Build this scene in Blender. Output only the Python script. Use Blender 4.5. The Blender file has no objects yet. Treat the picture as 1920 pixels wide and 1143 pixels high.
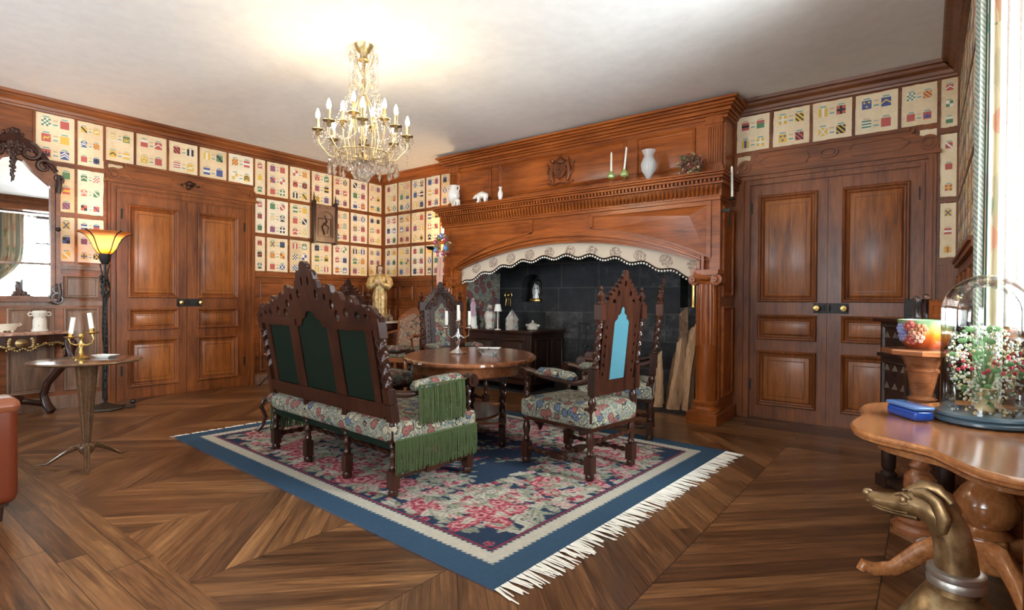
import bpy, bmesh, math, random
import numpy as np
from mathutils import Vector, Matrix
from mathutils.geometry import tessellate_polygon
PI = math.pi
SC = bpy.context.scene
COL = SC.collection
# ---------------------------------------------------------------- camera
cam = bpy.data.cameras.new('camera'); camo = bpy.data.objects.new('camera', cam); COL.objects.link(camo)
cam.sensor_width = 36; cam.sensor_fit = 'HORIZONTAL'; cam.lens = 1013.4/1920*36
cam.clip_start = .05
YAW, PITCH, ROLL = math.radians(37.492), math.radians(-.508), math.radians(.388)
camo.matrix_world = Matrix.Translation((7.73, 0, 1.25)) @ Matrix.Rotation(YAW, 4, 'Z') @ Matrix.Rotation(PI/2+PITCH, 4, 'X') @ Matrix.Rotation(ROLL, 4, 'Z')
SC.camera = camo
# ---------------------------------------------------------------- light
SC.view_settings.view_transform = 'Standard'; SC.view_settings.look = 'None'; SC.view_settings.gamma = 1
SC.view_settings.use_curve_mapping = False
SC.view_settings.exposure = 1.28
W = bpy.data.worlds.new('sky'); SC.world = W; W.use_nodes = True
W.node_tree.nodes['Background'].inputs[0].default_value = (.82, .92, 1, 1)
W.node_tree.nodes['Background'].inputs[1].default_value = 5.0
def area(name, loc, rot, sx, sy, power, color):
    l = bpy.data.lights.new(name, 'AREA'); l.shape = 'RECTANGLE'; l.size = sx; l.size_y = sy
    l.energy = power; l.color = color
    o = bpy.data.objects.new(name, l); COL.objects.link(o); o.location = loc; o.rotation_euler = rot
    return o
# daylight in the window bay on the right (faces -X), and in the two windows of the wall behind the camera (face +Y)
area('bay_window_daylight', (8.78, 2.95, 2.05), (0, PI/2+.08, 0), 1.9, 1.45, 320, (.93, .97, 1))
area('rear_window_daylight', (6.3, -3.32, 1.9), (PI/2+.75, 0, 0), 1.5, 2.0, 95, (.90, .95, 1))
area('rear_window_daylight', (2.2, -3.32, 1.9), (PI/2+.75, 0, 0), 1.5, 2.0, 95, (.90, .95, 1))
area('side_window_daylight', (8.78, -1.4, 2.0), (0, PI/2+.5, 0), 1.9, 1.4, 90, (.93, .97, 1))
# ---------------------------------------------------------------- node helpers
class S:
    def __init__(s, t, k): s.t = t; s.k = k
    def _m(s, op, o=None, o2=None):
        n = s.t.nodes.new('ShaderNodeMath'); n.operation = op
        for i, q in enumerate((s, o, o2)):
            if q is None: continue
            if isinstance(q, S): s.t.links.new(q.k, n.inputs[i])
            else: n.inputs[i].default_value = q
        return S(s.t, n.outputs[0])
    def __add__(s, o): return s._m('ADD', o)
    __radd__ = __add__
    def __sub__(s, o): return s._m('SUBTRACT', o)
    def __mul__(s, o): return s._m('MULTIPLY', o)
    __rmul__ = __mul__
    def __truediv__(s, o): return s._m('DIVIDE', o)
    def floor(s): return s._m('FLOOR')
    def fract(s): return s._m('FRACT')
    def abs(s): return s._m('ABSOLUTE')
    def sin(s): return s._m('SINE')
    def lt(s, o): return s._m('LESS_THAN', o)
    def gt(s, o): return s._m('GREATER_THAN', o)
    def mx(s, o): return s._m('MAXIMUM', o)
    def mn(s, o): return s._m('MINIMUM', o)
class Mat:
    def __init__(s, name):
        s.m = bpy.data.materials.new(name); s.m.use_nodes = True; s.t = s.m.node_tree; s.b = s.t.nodes['Principled BSDF']
    def N(s, ty): return s.t.nodes.new('ShaderNode'+ty)
    def put(s, n, i, q):
        if isinstance(q, S): s.t.links.new(q.k, n.inputs[i])
        elif q is not None:
            n.inputs[i].default_value = (tuple(q)+(1,) if isinstance(q, (tuple, list)) and len(q) == 3 and n.inputs[i].type == 'RGBA' else q)
    def set(s, **kw):
        for k, v in kw.items(): s.put(s.b, dict(col='Base Color', rough='Roughness', metal='Metallic', spec='Specular IOR Level', trans='Transmission Weight', ior='IOR', coat='Coat Weight', crough='Coat Roughness', em='Emission Color', ems='Emission Strength', norm='Normal', sheen='Sheen Weight', alpha='Alpha')[k], v)
        return s
    def obj(s): return S(s.t, s.N('TexCoord').outputs['Object'])
    def xyz(s, v=None):
        n = s.N('SeparateXYZ'); s.put(n, 0, v or s.obj()); return [S(s.t, n.outputs[i]) for i in range(3)]
    def vec(s, x, y, z):
        n = s.N('CombineXYZ')
        for i, q in enumerate((x, y, z)): s.put(n, i, q)
        return S(s.t, n.outputs[0])
    def noise(s, v, scale=5, detail=3, rough=.5, dist=0, col=False):
        n = s.N('TexNoise'); s.put(n, 'Vector', v); n.inputs['Scale'].default_value = scale; n.inputs['Detail'].default_value = detail
        n.inputs['Roughness'].default_value = rough; n.inputs['Distortion'].default_value = dist
        return S(s.t, n.outputs['Color' if col else 'Fac'])
    def voro(s, v, scale=5, feature='F1', out='Distance', rnd=1):
        n = s.N('TexVoronoi'); n.feature = feature; s.put(n, 'Vector', v); n.inputs['Scale'].default_value = scale; n.inputs['Randomness'].default_value = rnd
        return S(s.t, n.outputs[out])
    def white(s, v):
        n = s.N('TexWhiteNoise'); s.put(n, 'Vector', v); return S(s.t, n.outputs['Value'])
    def ramp(s, f, stops, const=False):
        n = s.N('ValToRGB'); s.put(n, 0, f); e = n.color_ramp; e.interpolation = 'CONSTANT' if const else 'LINEAR'
        while len(e.elements) < len(stops): e.elements.new(.5)
        for i, (p, c) in enumerate(stops): e.elements[i].position = p; e.elements[i].color = tuple(c)+(1,)
        return S(s.t, n.outputs[0])
    def mix(s, f, a, b, mode='MIX'):
        n = s.N('Mix'); n.data_type = 'RGBA'; n.blend_type = mode; s.put(n, 0, f); s.put(n, 6, a); s.put(n, 7, b); return S(s.t, n.outputs[2])
    def vadd(s, a, b, k=1.0):
        n = s.N('VectorMath'); n.operation = 'MULTIPLY_ADD'; s.put(n, 0, b); n.inputs[1].default_value = (k, k, k); s.put(n, 2, a); return S(s.t, n.outputs[0])
    def bump(s, h, strength=.3, dist=.01):
        n = s.N('Bump'); s.put(n, 'Height', h); n.inputs['Strength'].default_value = strength; n.inputs['Distance'].default_value = dist
        s.put(s.b, 'Normal', S(s.t, n.outputs[0])); return s
def flat(name, col, rough=.5, **kw): return Mat(name).set(col=col, rough=rough, **kw).m
def wood(name, dark, light, axis='z', rough=.38, k=1.0, coat=.06, bump=.15):
    M = Mat(name); x, y, z = M.xyz(); st = 1.3*k; ac = 15*k
    sc = dict(x=(st, ac, ac), y=(ac, st, ac), z=(ac, ac, st))[axis]
    v = M.vec(x*sc[0], y*sc[1], z*sc[2])
    a = M.noise(v, 1, 5, .6, .6); b = M.noise(v, 5, 2, .5, 0); big = M.noise(M.obj(), 1.7*k, 2)
    f = (a-.5)*.72+(b-.5)*.35+(big-.5)*.5+.5
    c = M.ramp(f, [(.28, dark), (.5, tuple((p+q)/2 for p, q in zip(dark, light))), (.72, light)])
    M.set(col=c, rough=rough, coat=coat, crough=.18, spec=.3)
    M.bump(a*.6+b*.4, bump, .004); return M.m
MT = {}
MT['panel'] = wood('oak_panelling', (.075, .018, .005), (.30, .090, .021))
MT['field'] = wood('door_panel_oak', (.12, .032, .006), (.42, .138, .030), coat=.1)
MT['panelx'] = wood('oak_panelling_x', (.08, .020, .005), (.31, .092, .022), 'x')
MT['panely'] = wood('oak_panelling_y', (.08, .020, .005), (.31, .092, .022), 'y')
MT['mantel'] = wood('mantel_oak', (.14, .031, .006), (.42, .115, .022), 'x', rough=.28)
MT['mantelz'] = wood('mantel_oak_upright', (.14, .031, .006), (.42, .115, .022), 'z', rough=.28)
MT['batten'] = wood('batten_wood', (.08, .025, .010), (.24, .085, .03), 'x', rough=.4)
MT['dark'] = wood('dark_carved_walnut', (.010, .004, .003), (.060, .018, .009), 'z', rough=.3, coat=.15)
MT['darkx'] = wood('dark_walnut_rail', (.010, .004, .003), (.055, .016, .008), 'x', rough=.3, coat=.15)
MT['vdark'] = wood('old_black_oak', (.012, .006, .005), (.05, .022, .014), 'z', rough=.35)
MT['table'] = wood('table_mahogany', (.12, .04, .015), (.36, .13, .05), 'x', rough=.18, coat=.6)
MT['honey'] = wood('polished_honey_walnut', (.26, .085, .025), (.62, .27, .10), 'y', rough=.16, coat=.7)
MT['honeyz'] = wood('polished_honey_walnut_turned', (.15, .045, .012), (.42, .16, .05), 'z', rough=.16, coat=.7)
MT['greywood'] = wood('greyed_wood', (.10, .055, .035), (.30, .17, .11), 'z', rough=.4)
MT['log'] = wood('split_firewood', (.34, .19, .10), (.85, .62, .40), 'z', rough=.85, coat=0, bump=.6)
MT['bark'] = wood('firewood_bark', (.08, .04, .025), (.42, .27, .17), 'z', rough=.95, coat=0, bump=.9)
MT['brass'] = flat('aged_brass', (.62, .42, .14), .28, metal=1)
MT['gold'] = flat('gilt_metal', (.42, .33, .18), .42, metal=1)
MT['copper'] = flat('copper', (.60, .28, .15), .25, metal=1)
MT['iron'] = flat('black_iron', (.015, .013, .012), .5, metal=.4)
MT['silver'] = flat('silver', (.72, .75, .78), .2, metal=1)
MT['white'] = flat('white_ceramic', (.82, .80, .76), .25)
MT['wax'] = flat('white_wax', (.88, .85, .76), .5)
MT['glass'] = flat('clear_glass', (1, 1, 1), .03, trans=1, ior=1.45)
MT['black'] = flat('black_paint', (.012, .011, .011), .4)
MT['sconce_bulb'] = flat('lit_sconce_bulb', (1, .9, .7), .4, em=(1, .70, .36), ems=420)
MT['bulb'] = flat('lit_bulb', (1, .9, .7), .4, em=(1, .78, .50), ems=85.0)
def m_thin():
    M = Mat('thin_glass'); t = M.t; mx = M.N('MixShader'); tr = M.N('BsdfTransparent'); g = M.N('BsdfGlossy'); fr = M.N('LayerWeight')
    g.inputs['Roughness'].default_value = .04; tr.inputs[0].default_value = (.96, .985, .98, 1); fr.inputs[0].default_value = .35
    f = S(t, fr.outputs['Fresnel'])*.8+.03
    M.put(mx, 0, f); t.links.new(tr.outputs[0], mx.inputs[1]); t.links.new(g.outputs[0], mx.inputs[2])
    t.links.new(mx.outputs[0], t.nodes['Material Output'].inputs[0]); return M.m
MT['thin'] = m_thin()
def m_crystal():
    M = Mat('cut_crystal'); t = M.t; mx = M.N('MixShader'); gl = M.N('BsdfGlass'); tr = M.N('BsdfTransparent')
    gl.inputs['IOR'].default_value = 1.5; gl.inputs['Roughness'].default_value = .02; mx.inputs[0].default_value = .55
    tr.inputs[0].default_value = (.97, .97, .95, 1)
    t.links.new(tr.outputs[0], mx.inputs[1]); t.links.new(gl.outputs[0], mx.inputs[2]); t.links.new(mx.outputs[0], t.nodes['Material Output'].inputs[0]); return M.m
MT['crystal'] = m_crystal()
def m_plaster():
    M = Mat('limewashed_plaster'); o = M.obj(); a = M.noise(o, .55, 4, .6, .8); b = M.noise(o, 9, 4, .6)
    M.set(col=M.ramp(a*.7+b*.3, [(.3, (.70, .69, .68)), (.55, (.82, .81, .79)), (.75, (.88, .87, .85))]), rough=.85); M.bump(b+a, .25, .01); return M.m
MT['plaster'] = m_plaster()
def m_floor():
    M = Mat('oak_parquet'); x, y, z = M.xyz(); w = .118
    bw = .80
    bi = ((x-3.58)/bw).floor(); odd = ((bi/2).fract()).gt(.25)
    u1 = (y-x)*.7071; u2 = (x+y)*.7071
    inner = y.gt(1.02)*y.lt(5.15)
    u = (u1+(u2-u1)*odd); v = (u2+(u1-u2)*odd)
    u = y+(u-y)*inner; v = x+(v-x)*inner
    bi = bi*inner
    pid = (u/w).floor(); pf = (u/w).fract()
    seg = (v/1.25+M.white(M.vec(pid, bi, 3.0))*5); sid = (seg.floor())*(inner*-1+1); sf = seg.fract()
    r = M.white(M.vec(pid, bi, sid)); r2 = M.white(M.vec(pid+17.3, bi, sid+2))
    gv = M.vec(u*26+r*40, v*1.6+r2*9, bi)
    g = M.noise(gv, 1, 5, .65, .9); g2 = M.noise(M.vec(u*90, v*5, r*10), 1, 3, .6)
    f = (g-.5)*.95+(g2-.5)*.45+r*.30+.34
    c = M.ramp(f, [(.15, (.028, .011, .005)), (.42, (.115, .047, .018)), (.62, (.22, .098, .037)), (.85, (.40, .20, .075))])
    edge = (pf-.5).abs().gt(.485); e2 = ((sf-.5).abs().gt(.497))*(inner*-1+1)
    xb = (((x-3.58)/bw).fract()-.5).abs().gt(.4965)*inner
    gap = edge.mx(e2).mx(xb).mn(1)
    c = M.mix(gap*.8, c, (.012, .006, .003))
    wear = M.noise(M.obj(), 1.2, 4, .6)
    M.set(col=c, rough=wear*.22+g*.12+.16, coat=.15, crough=.25, spec=.5)
    M.bump((g*.35+gap*-1.0)+wear*.2, .35, .006); return M.m
MT['floor'] = m_floor()
def m_tap(name, base, a, b, c, dark, scale=24, dim=1):
    M = Mat(name); o = M.obj(); k = scale/24
    n1 = M.noise(o, 8*k, 2, .5, 1.6); n2 = M.noise(M.vec(*[q+3.7 for q in M.xyz()]), 10*k, 2, .5, 2.0)
    f1 = (n1*7).fract(); col = M.ramp(f1, [(0, base), (.28, a), (.46, tuple(q*.6 for q in base)), (.58, dark), (.66, base), (.78, c), (.86, a)], True)
    d = M.voro(M.vadd(o, M.noise(o, 30*k, 2, .5, 0, True), .02), 13*k); rc = M.xyz(M.voro(M.vadd(o, M.noise(o, 30*k, 2, .5, 0, True), .02), 13*k, 'F1', 'Color'))[0]
    fl = M.ramp(rc, [(0, b), (.4, c), (.65, tuple(q*1.25 for q in base))], True); ring = ((d*11).fract()).gt(.62)
    fl = M.mix(ring*.75, fl, dark); col = M.mix(d.lt(.42), col, fl); col = M.mix((d-.43).abs().lt(.03), col, dark)
    col = M.mix(((n2*6).fract()).lt(.10)*.8, col, dark); wv = M.noise(o, 170, 2)
    M.set(col=M.mix(wv*.45, col, dark), rough=.9, spec=.15); M.bump(wv+d, .3, .003); return M.m
MT['tap'] = m_tap('floral_tapestry', (.44, .38, .26), (.09, .14, .12), (.36, .12, .10), (.13, .18, .27), (.025, .03, .028))
MT['tapw'] = m_tap('faded_red_tapestry', (.42, .30, .20), (.32, .12, .07), (.14, .17, .13), (.48, .36, .26), (.06, .03, .025), 26)
MT['arras'] = m_tap('figured_wall_tapestry', (.55, .46, .32), (.16, .26, .28), (.42, .12, .12), (.34, .26, .36), (.08, .07, .06), 15)
def m_val():
    M = Mat('brocade_valance'); o = M.obj(); x, y, z = M.xyz()
    zc = z-1.865+x*x*.085; u = (x/.31).fract()-.5; ell = u*u*14+zc*zc*190
    n = M.noise(o, 55, 3, .6); m = (ell.lt(.9))*n.gt(.47)
    M.set(col=M.mix(m*.75, M.mix(n*.3, (.62, .53, .42), (.40, .31, .24)), (.20, .13, .10)), rough=.85); M.bump(n, .2, .003); return M.m
MT['valance'] = m_val()
def m_stone():
    M = Mat('soot_blackened_stone'); o = M.obj(); x, y, z = M.xyz()
    row = (z/.36).floor(); zf = (z/.36).fract(); xx = ((x+y)/.62+M.white(M.vec(row, 1, 2))); xf = xx.fract()
    gap = ((zf-.5).abs().gt(.475)).mx((xf-.5).abs().gt(.485)); n = M.noise(o, 6, 6, .7); n2 = M.noise(o, 45, 3, .6)
    k = M.white(M.vec(row, xx.floor(), 0))
    c = M.ramp(n*.6+n2*.25+k*.2, [(.35, (.007, .008, .010)), (.58, (.024, .026, .031)), (.75, (.12, .115, .11))])
    M.set(col=M.mix(gap*.5*n, c, (.16, .14, .12)), rough=.7); M.bump(n+n2*.5-gap*.8, .8, .02); return M.m
MT['stone'] = m_stone()
def m_curtain():
    M = Mat('striped_floral_curtain'); o = M.obj(); x, y, z = M.xyz(); n = M.noise(o, 5, 2, .5, 0, True)
    s = ((x+y*.3)*9.5).fract(); v = M.voro(M.vadd(M.vec(x*2.2, y, z), n, .15), 6, 'F1', 'Color'); vx = M.xyz(v)[0]
    fl = M.ramp(vx, [(0, (.62, .56, .40)), (.35, (.66, .40, .28)), (.6, (.30, .38, .24)), (.8, (.72, .64, .46))], True)
    hat = ((z*34+x*50).fract()).gt(.5)
    st = M.mix(hat*.7, (.58, .57, .45), (.12, .22, .24))
    c = M.mix(s.lt(.42), fl, st); c = M.mix((s-.46).abs().lt(.035), c, (.05, .12, .10))
    M.set(col=c, rough=.85); M.bump(M.noise(o, 90, 2), .2, .003); return M.m
MT['curtain'] = m_curtain()
def m_sheer():
    M = Mat('white_lace_sheer'); t = M.t; mx = M.N('MixShader'); tr = M.N('BsdfTransparent'); tl = M.N('BsdfTranslucent'); df = M.N('BsdfDiffuse'); m2 = M.N('MixShader')
    f = M.noise(M.obj(), 60, 2)*.35+.5
    for q in (tl, df): q.inputs[0].default_value = (.95, .95, .93, 1)
    m2.inputs[0].default_value = .4; t.links.new(tl.outputs[0], m2.inputs[1]); t.links.new(df.outputs[0], m2.inputs[2])
    M.put(mx, 0, f); t.links.new(tr.outputs[0], mx.inputs[1]); t.links.new(m2.outputs[0], mx.inputs[2]); t.links.new(mx.outputs[0], t.nodes['Material Output'].inputs[0]); return M.m
MT['sheer'] = m_sheer()
def m_cloth(name, col, k=.5):
    M = Mat(name); n = M.noise(M.obj(), 120, 2); b = M.noise(M.obj(), 3, 2)
    M.set(col=M.mix(n*k+b*.2, col, tuple(c*.45 for c in col)), rough=.85, spec=.12); M.bump(n, .2, .002); return M.m
MT['green'] = m_cloth('dark_green_cloth', (.006, .013, .007))
MT['blue'] = m_cloth('sky_blue_cloth', (.055, .16, .20), .2)
MT['fringe'] = m_cloth('green_fringe', (.075, .10, .04))
MT['leather'] = m_cloth('red_brown_leather', (.15, .032, .013), .2); MT['leather'].node_tree.nodes['Principled BSDF'].inputs['Roughness'].default_value = .35
MT['paper'] = None
def m_paper(name, c1, c2):
    M = Mat(name); n = M.noise(M.obj(), 3, 5, .65); n2 = M.noise(M.obj(), 30, 3)
    M.set(col=M.ramp(n*.8+n2*.2, [(.3, c1), (.65, c2)]), rough=.6); return M.m
PAPERS = [m_paper('old_cream_paper', (.68, .52, .31), (.86, .72, .49)), m_paper('foxed_paper', (.56, .40, .22), (.80, .64, .41)), m_paper('pale_paper', (.72, .60, .42), (.88, .79, .62))]
INK = [flat('ink_'+n, c, .7) for n, c in (('red', (.50, .11, .09)), ('blue', (.07, .10, .27)), ('black', (.03, .03, .035)), ('gold', (.70, .46, .08)), ('green', (.10, .22, .11)), ('pale', (.78, .74, .66)), ('caption', (.10, .34, .36)), ('faint', (.52, .40, .28)))]
# ---------------------------------------------------------------- mesh builder
def idm(u, v, h): return (u, v, h)
YB, XC, ZC = 6.254, 7.95, 3.42
def mA(u, v, h): return (h, u, v)
def mB(u, v, h): return (u, YB-h, v)
def mC(u, v, h): return (XC-h, u, v)
def mD(u, v, h): return (u, -3.0+h, v)
class MB:
    def __init__(s, M=None): s.v = []; s.f = []; s.m = []; s.M = M or Matrix.Identity(4)
    def add(s, vs, fs, mat=0):
        b = len(s.v); s.v += [tuple(s.M @ Vector(p)) for p in vs]; s.f += [[i+b for i in f] for f in fs]; s.m += [mat]*len(fs); return s
    def box(s, x0, y0, z0, x1, y1, z1, mat=0, mp=idm):
        vs = [mp(x, y, z) for z in (z0, z1) for y in (y0, y1) for x in (x0, x1)]
        return s.add(vs, [(0, 1, 3, 2), (4, 5, 7, 6), (0, 1, 5, 4), (2, 3, 7, 6), (0, 2, 6, 4), (1, 3, 7, 5)], mat)
    def rect(s, mp, u0, v0, u1, v1, prof, mat=0, cap=True):
        n = len(prof); vs = []
        for i, h in prof:
            vs += [mp(u0+i, v0+i, h), mp(u1-i, v0+i, h), mp(u1-i, v1-i, h), mp(u0+i, v1-i, h)]
        fs = [(a*4+j, a*4+(j+1) % 4, a*4+4+(j+1) % 4, a*4+4+j) for a in range(n-1) for j in range(4)]
        if cap: fs.append(tuple((n-1)*4+j for j in range(4)))
        return s.add(vs, fs, mat)
    def lathe(s, prof, c=(0, 0, 0), n=24, mat=0, sx=1, sy=1, fl=0, fd=0, a0=0, a1=2*PI, cap=True, axis=None):
        full = abs(a1-a0-2*PI) < 1e-6; k = n if full else n+1; vs = []
        R = axis or Matrix.Identity(3)
        for r, z in prof:
            for i in range(k):
                a = a0+(a1-a0)*i/n; q = r*(1+(fd*math.cos(fl*a) if fl else 0))
                p = R @ Vector((q*math.cos(a)*sx, q*math.sin(a)*sy, z)); vs.append((p.x+c[0], p.y+c[1], p.z+c[2]))
        fs = []
        for j in range(len(prof)-1):
            for i in range(n):
                i2 = (i+1) % k; fs.append((j*k+i, j*k+i2, (j+1)*k+i2, (j+1)*k+i))
        if cap:
            if prof[0][0] > 1e-4: fs.append(tuple(range(k)))
            if prof[-1][0] > 1e-4: fs.append(tuple((len(prof)-1)*k+i for i in range(k)))
        return s.add(vs, fs, mat)
    def loft(s, pts, rad, n=10, mat=0, up=(0, 0, 1), cap=True, closed=False):
        P = [Vector(p) for p in pts]; L = len(P); vs = []; up = Vector(up); prev = None
        for i, p in enumerate(P):
            if closed: t = (P[(i+1) % L]-P[i-1])
            else: t = (P[min(i+1, L-1)]-P[max(i-1, 0)])
            t = t.normalized() if t.length > 1e-9 else Vector((0, 0, 1))
            sd = t.cross(up)
            if sd.length < .05: sd = prev.copy() if prev is not None else t.cross(Vector((1, .01, 0)))
            sd = sd-t*sd.dot(t); sd.normalize()
            if prev is not None and sd.dot(prev) < 0: sd = -sd
            prev = sd; u2 = sd.cross(t).normalized()
            r = rad[i] if isinstance(rad, (list, tuple)) else rad
            rx, ry = r if isinstance(r, (list, tuple)) else (r, r)
            for k in range(n):
                a = 2*PI*k/n; q = p+sd*rx*math.cos(a)+u2*ry*math.sin(a); vs.append(tuple(q))
        fs = []
        for j in range(L if closed else L-1):
            j2 = (j+1) % L
            for k in range(n): fs.append((j*n+k, j*n+(k+1) % n, j2*n+(k+1) % n, j2*n+k))
        if cap and not closed: fs += [tuple(range(n)), tuple((L-1)*n+k for k in range(n))]
        return s.add(vs, fs, mat)
    def twist(s, p0, p1, r, turns=4, n=14, d=.34, strands=2, mat=0, st=None):
        p0, p1 = Vector(p0), Vector(p1); t = (p1-p0); L = t.length; t.normalize()
        a = t.cross(Vector((0, 0, 1)) if abs(t.z) < .8 else Vector((1, 0, 0))).normalized(); b = t.cross(a); N = st or max(8, int(turns*9)); vs = []
        for j in range(N+1):
            q = p0+t*(L*j/N); e = min(1, j/2, (N-j)/2)
            for k in range(n):
                w = 2*PI*k/n; rr = r*(1-d*.5+d*.5*e*math.cos(strands*(w-2*PI*turns*j/N/strands*1.0)))
                vs.append(tuple(q+a*rr*math.cos(w)+b*rr*math.sin(w)))
        fs = [(j*n+k, j*n+(k+1) % n, (j+1)*n+(k+1) % n, (j+1)*n+k) for j in range(N) for k in range(n)]
        fs += [tuple(range(n)), tuple(N*n+k for k in range(n))]
        return s.add(vs, fs, mat)
    def turn(s, p0, p1, prof, n=14, mat=0):      # lathe profile [(t 0..1, r)] along a segment
        p0, p1 = Vector(p0), Vector(p1); t = p1-p0; L = t.length
        R = Vector((0, 0, 1)).rotation_difference(t.normalized()).to_matrix()
        return s.lathe([(max(r, .0005), q*L) for q, r in prof], c=p0, n=n, mat=mat, axis=R)
    def shape(s, loops, mp, h0, h1, mat=0):
        L3 = [[Vector((u, v, 0)) for u, v in l] for l in loops]; flat_ = [p for l in L3 for p in l]
        tri = tessellate_polygon(L3); n = len(flat_)
        vs = [mp(p.x, p.y, h0) for p in flat_]+[mp(p.x, p.y, h1) for p in flat_]; fs = [tuple(t) for t in tri]+[tuple(i+n for i in t) for t in tri]; b = 0
        for l in L3:
            k = len(l)
            for i in range(k): fs.append((b+i, b+(i+1) % k, b+(i+1) % k+n, b+i+n))
            b += k
        return s.add(vs, fs, mat)
    def ball(s, c, r, n=12, mat=0, sc=(1, 1, 1), seed=None, amp=0):
        pr = random.Random(seed) if seed is not None else None; m = max(4, n//2+1); vs = [(c[0], c[1], c[2]-r*sc[2])]
        for j in range(1, m):
            th = PI*j/m
            for k in range(n):
                a = 2*PI*k/n; q = r*(1+(pr.uniform(-amp, amp) if pr else 0))
                vs.append((c[0]+q*sc[0]*math.sin(th)*math.cos(a), c[1]+q*sc[1]*math.sin(th)*math.sin(a), c[2]-q*sc[2]*math.cos(th)))
        vs.append((c[0], c[1], c[2]+r*sc[2])); fs = [(0, 1+(k+1) % n, 1+k) for k in range(n)]
        for j in range(m-2):
            for k in range(n): a = 1+j*n; fs.append((a+k, a+(k+1) % n, a+n+(k+1) % n, a+n+k))
        e = len(vs)-1; a = 1+(m-2)*n; fs += [(a+k, a+(k+1) % n, e) for k in range(n)]
        return s.add(vs, fs, mat)
    def rbox(s, x0, y0, z0, x1, y1, z1, r=.02, mat=0, n=3, bulge=0):     # soft cushion: rounded plan, rounded rims, slightly domed top
        def ring(inset, z):
            o = []; R = max(r-inset, .002); X0, X1, Y0, Y1 = x0+inset, x1-inset, y0+inset, y1-inset
            for (cx, cy, a) in ((X1-R, Y1-R, 0), (X0+R, Y1-R, PI/2), (X0+R, Y0+R, PI), (X1-R, Y0+R, 1.5*PI)):
                for i in range(n+1): t = a+PI/2*i/n; o.append((cx+R*math.cos(t), cy+R*math.sin(t), z))
            return o
        rings = []; k = min(r, (z1-z0)/2)
        for i in range(n+1): t = PI/2*i/n; rings.append(ring(k*(1-math.sin(t)), z0+k*(1-math.cos(t))))
        for i in range(n+1): t = PI/2*i/n; rings.append(ring(k*(1-math.cos(t)), z1-k*(1-math.sin(t))))
        if bulge: mnx = min(x1-x0, y1-y0)/2; rings += [ring(k+mnx*.25, z1+bulge*.55), ring(k+mnx*.5, z1+bulge*.9)]
        m = len(rings[0]); vs = [p for q in rings for p in q]
        fs = [(j*m+i, j*m+(i+1) % m, (j+1)*m+(i+1) % m, (j+1)*m+i) for j in range(len(rings)-1) for i in range(m)]
        fs += [tuple(range(m)), tuple((len(rings)-1)*m+i for i in range(m))]
        return s.add(vs, fs, mat)
    def out(s, name, mats, parent=None, smooth=True, ang=40, bev=0, loc=None):
        me = bpy.data.meshes.new(name); me.from_pydata(s.v, [], s.f)
        for m in (mats if isinstance(mats, (list, tuple)) else [mats]): me.materials.append(MT[m] if isinstance(m, str) else m)
        me.polygons.foreach_set('material_index', s.m)
        bm = bmesh.new(); bm.from_mesh(me); bmesh.ops.recalc_face_normals(bm, faces=bm.faces); bm.to_mesh(me); bm.free()
        if smooth:
            me.polygons.foreach_set('use_smooth', [True]*len(me.polygons)); me.set_sharp_from_angle(angle=math.radians(ang))
        o = bpy.data.objects.new(name, me); COL.objects.link(o)
        if parent: o.parent = parent
        if loc: o.location = loc
        if bev:
            b = o.modifiers.new('bevel', 'BEVEL'); b.width = bev; b.segments = 2; b.limit_method = 'ANGLE'; b.angle_limit = math.radians(50)
        return o
def tag(o, label, cat, group=None):
    o['label'] = label; o['category'] = cat
    if group: o['group'] = group
    return o
def thing(name, label, cat, loc=(0, 0, 0), rz=0, group=None):
    o = bpy.data.objects.new(name, None); o.empty_display_size = .1; COL.objects.link(o); o.location = loc; o.rotation_euler = (0, 0, rz)
    return tag(o, label, cat, group)
def struct(o): o['kind'] = 'structure'; return o
def copy_tree(o, parent=None):
    c = o.copy(); COL.objects.link(c)
    if parent: c.parent = parent
    for ch in o.children: copy_tree(ch, c)
    return c
def arc(cx, cy, r, a0, a1, n, sy=1): return [(cx+r*math.cos(math.radians(a0+(a1-a0)*i/n)), cy+r*sy*math.sin(math.radians(a0+(a1-a0)*i/n))) for i in range(n+1)]
def circ(cx, cy, r, n=12, sy=1): return [(cx+r*math.cos(2*PI*i/n), cy+r*sy*math.sin(2*PI*i/n)) for i in range(n)]
# ================================================================ ROOM
struct(MB().add([(-.3, -3.3, 0), (8.9, -3.3, 0), (8.9, 7.4, 0), (-.3, 7.4, 0)], [(0, 1, 2, 3)]).box(-.3, -3.3, -.1, 8.9, 7.4, -.002).out('floor', 'floor'))
struct(MB().box(-.3, -3.3, ZC, 8.9, 7.4, ZC+.12).out('ceiling', 'plaster'))
b = MB(); b.box(-.25, -3.3, 0, 0, YB+.25, ZC); struct(b.out('wall_left', 'panely'))
# wall B with a hole for the hearth
b = MB(); HX0, HX1, HZ = 2.26, 5.88, 2.25
b.box(-.25, YB, 0, HX0, YB+.1, ZC); b.box(HX1, YB, 0, 8.9, YB+.1, ZC); b.box(HX0, YB, HZ, HX1, YB+.1, ZC); struct(b.out('wall_fireplace', 'panel'))
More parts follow.
